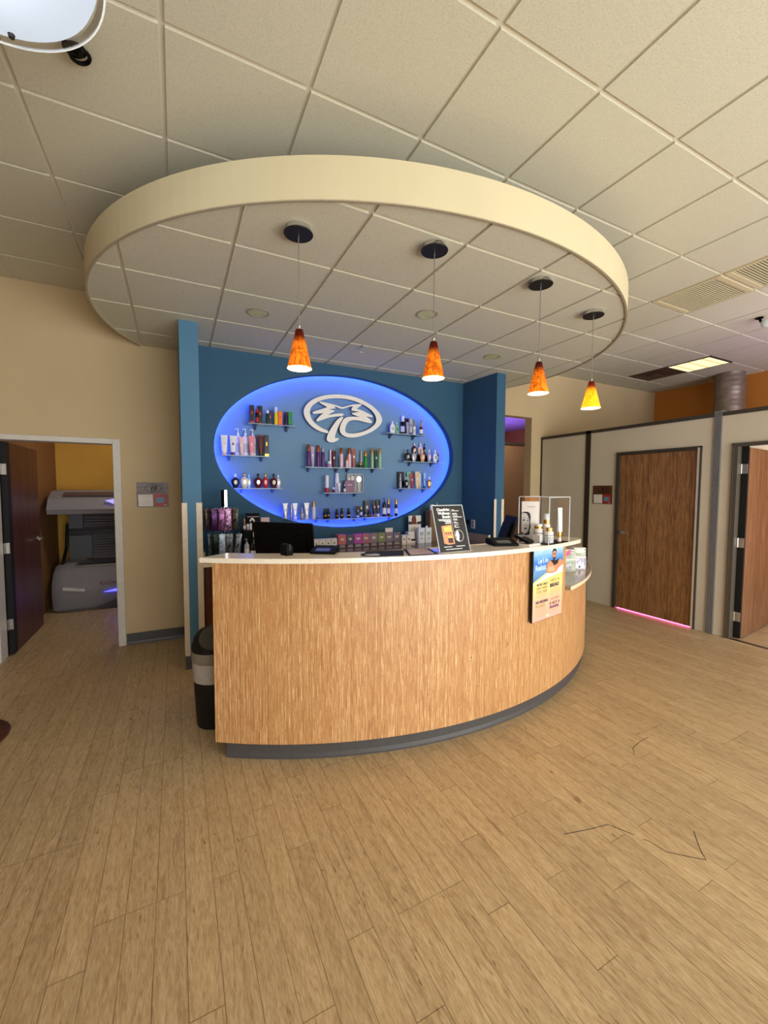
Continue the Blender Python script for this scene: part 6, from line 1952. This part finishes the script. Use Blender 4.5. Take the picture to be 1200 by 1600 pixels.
x0, x1 = -1.44, 0.75
m = MB()
base = [(6.66, 0.0), (6.53, 0.02), (6.47, 0.24), (6.50, 0.40), (6.60, 0.52), (6.75, 0.60), (7.30, 0.60), (7.30, 0.0)]
secs = []
for x, s in ((x0, 0.86), (x0 + 0.05, 0.96), (x0 + 0.14, 1.0), (x1, 1.0)):
    secs.append([(x, 7.3 - (7.3 - a) * (0.5 + 0.5 * s), b * (0.6 + 0.4 * s) if b > 0.1 else b) for a, b in base])
m.loft(secs)
m.build('base_shell', BG, t, smooth=True)
MB().prism([(x0 + 0.05, 0.03), (x0 + 0.45, 0.03), (x0 + 0.9, 0.20), (x1, 0.21), (x1, 0.02), (x0 + 0.2, 0.015)], (0, 6.517, 0), X, Vector((0, -0.2, 1)).normalized(), 0.02).build('kick_panel', BD, t)
MB().prism([(-1.31, 0.335), (-1.08, 0.295), (-1.085, 0.262), (-1.315, 0.30)], (0, 6.49, 0), X, Z, 0.03).build('paper_strip', plain('strip_white', 'C8C4C0', 0.6), t)
MB().prism([(-0.88, 0.235), (-0.72, 0.27), (0.2, 0.30), (0.2, 0.235)], (0, 6.475, 0), X, Z, 0.02).build('blue_lamp', emit('bed_blue_lamp', (0.06, 0.06, 1.0), 2.5), t)
sc = []
for k in range(60):
    uu = k / 59
    sc.append((-0.92 + 0.34 * uu + 0.012 * math.sin(k * 0.95), 6.478 - 0.0, 0.345 + 0.02 * uu + (0.022 + 0.012 * math.cos(k * 0.31)) * math.sin(k * 0.72)))
MB().tube(sc, 0.003, 5).build('script', plain('script_red', '8A3438', 0.5), t)
m = MB()
cano = [(6.46, 1.27), (6.44, 1.33), (6.52, 1.46), (6.72, 1.56), (7.05, 1.58), (7.32, 1.45), (7.36, 1.25), (7.3, 1.24), (7.2, 1.36), (6.95, 1.42), (6.75, 1.36), (6.62, 1.28)]
xprof(m, cano, x0, x1)
m.build('upper_shell', BG, t)
MB().prism([(x0 + 0.15, 0), (x1, 0.0), (x1, 0.16), (x0 + 0.15, 0.1)], (0, 6.56, 1.492), X, Vector((0, 0.9, 0.42)).normalized(), 0.012).build('shell_inset', plain('bed_brown', '5A4A48', 0.4), t)
MB().prism([(-0.83, 0), (-0.6, 0.05), (0.2, 0.05), (0.2, -0.08), (-0.66, -0.08)], (0, 6.475, 1.44), X, Z, 0.03).build('blue_window', emit('bed_lilac_lamp', (0.35, 0.3, 1.0), 0.7), t)
m = MB()
back_ = [(7.02, 0.55), (7.14, 0.56), (7.2, 0.8), (7.2, 1.1), (7.12, 1.3), (7.0, 1.3), (7.08, 1.1), (7.08, 0.8)]
xprof(m, back_, -1.33, x1)
m.build('back_panel', BD, t)
m = MB()
for k in range(5):
    z = 1.07 + k * 0.038
    m.tube([(-1.15, 7.045, z), (x1 - 0.03, 7.045, z)], 0.013, 8)
for k in range(8):
    z = 0.63 + k * 0.038
    m.tube([(-1.05, 7.045, z), (x1 - 0.03, 7.045, z)], 0.013, 8)
m.build('lamp_tubes', plain('tube_grey', '9A9AA4', 0.25, 0.4), t, smooth=True)
MB().box(-1.33, x1, 7.0, 7.07, 0.95, 1.02).box(-1.33, x1, 7.01, 7.06, 1.035, 1.045).build('divider', BK, t)
MB().box(-1.33, -1.17, 7.02, 7.06, 1.045, 1.26).box(-1.33, -1.07, 7.02, 7.06, 0.62, 0.94).build('end_plate', plain('bed_mid_grey', '5C6268', 0.35), t)
MB().tube([(-1.33, 7.02, 0.6), (x1, 7.02, 0.6)], 0.012, 8).tube([(-1.22, 6.66, 0.565), (x1, 6.66, 0.565)], 0.01, 8).build('rail', ALU, t, smooth=True)
MB().prism([(-1.2, 0.0), (x1, 0.0), (x1, 0.33), (-1.12, 0.33)], (0, 6.68, 0.603), X, Y, 0.006).build('bed_surface', plain('acrylic_dark', '34363C', 0.12), t)
for k in range(2):
    MB().tube([(-1.36, 6.75, 0.58), (-1.36, 7.0, 0.78), (-1.36, 7.1, 1.1)] if k == 0 else [(0.7, 6.75, 0.58), (0.7, 7.0, 0.78), (0.7, 7.1, 1.1)], 0.02, 8).build('lift_arm', BK, t)
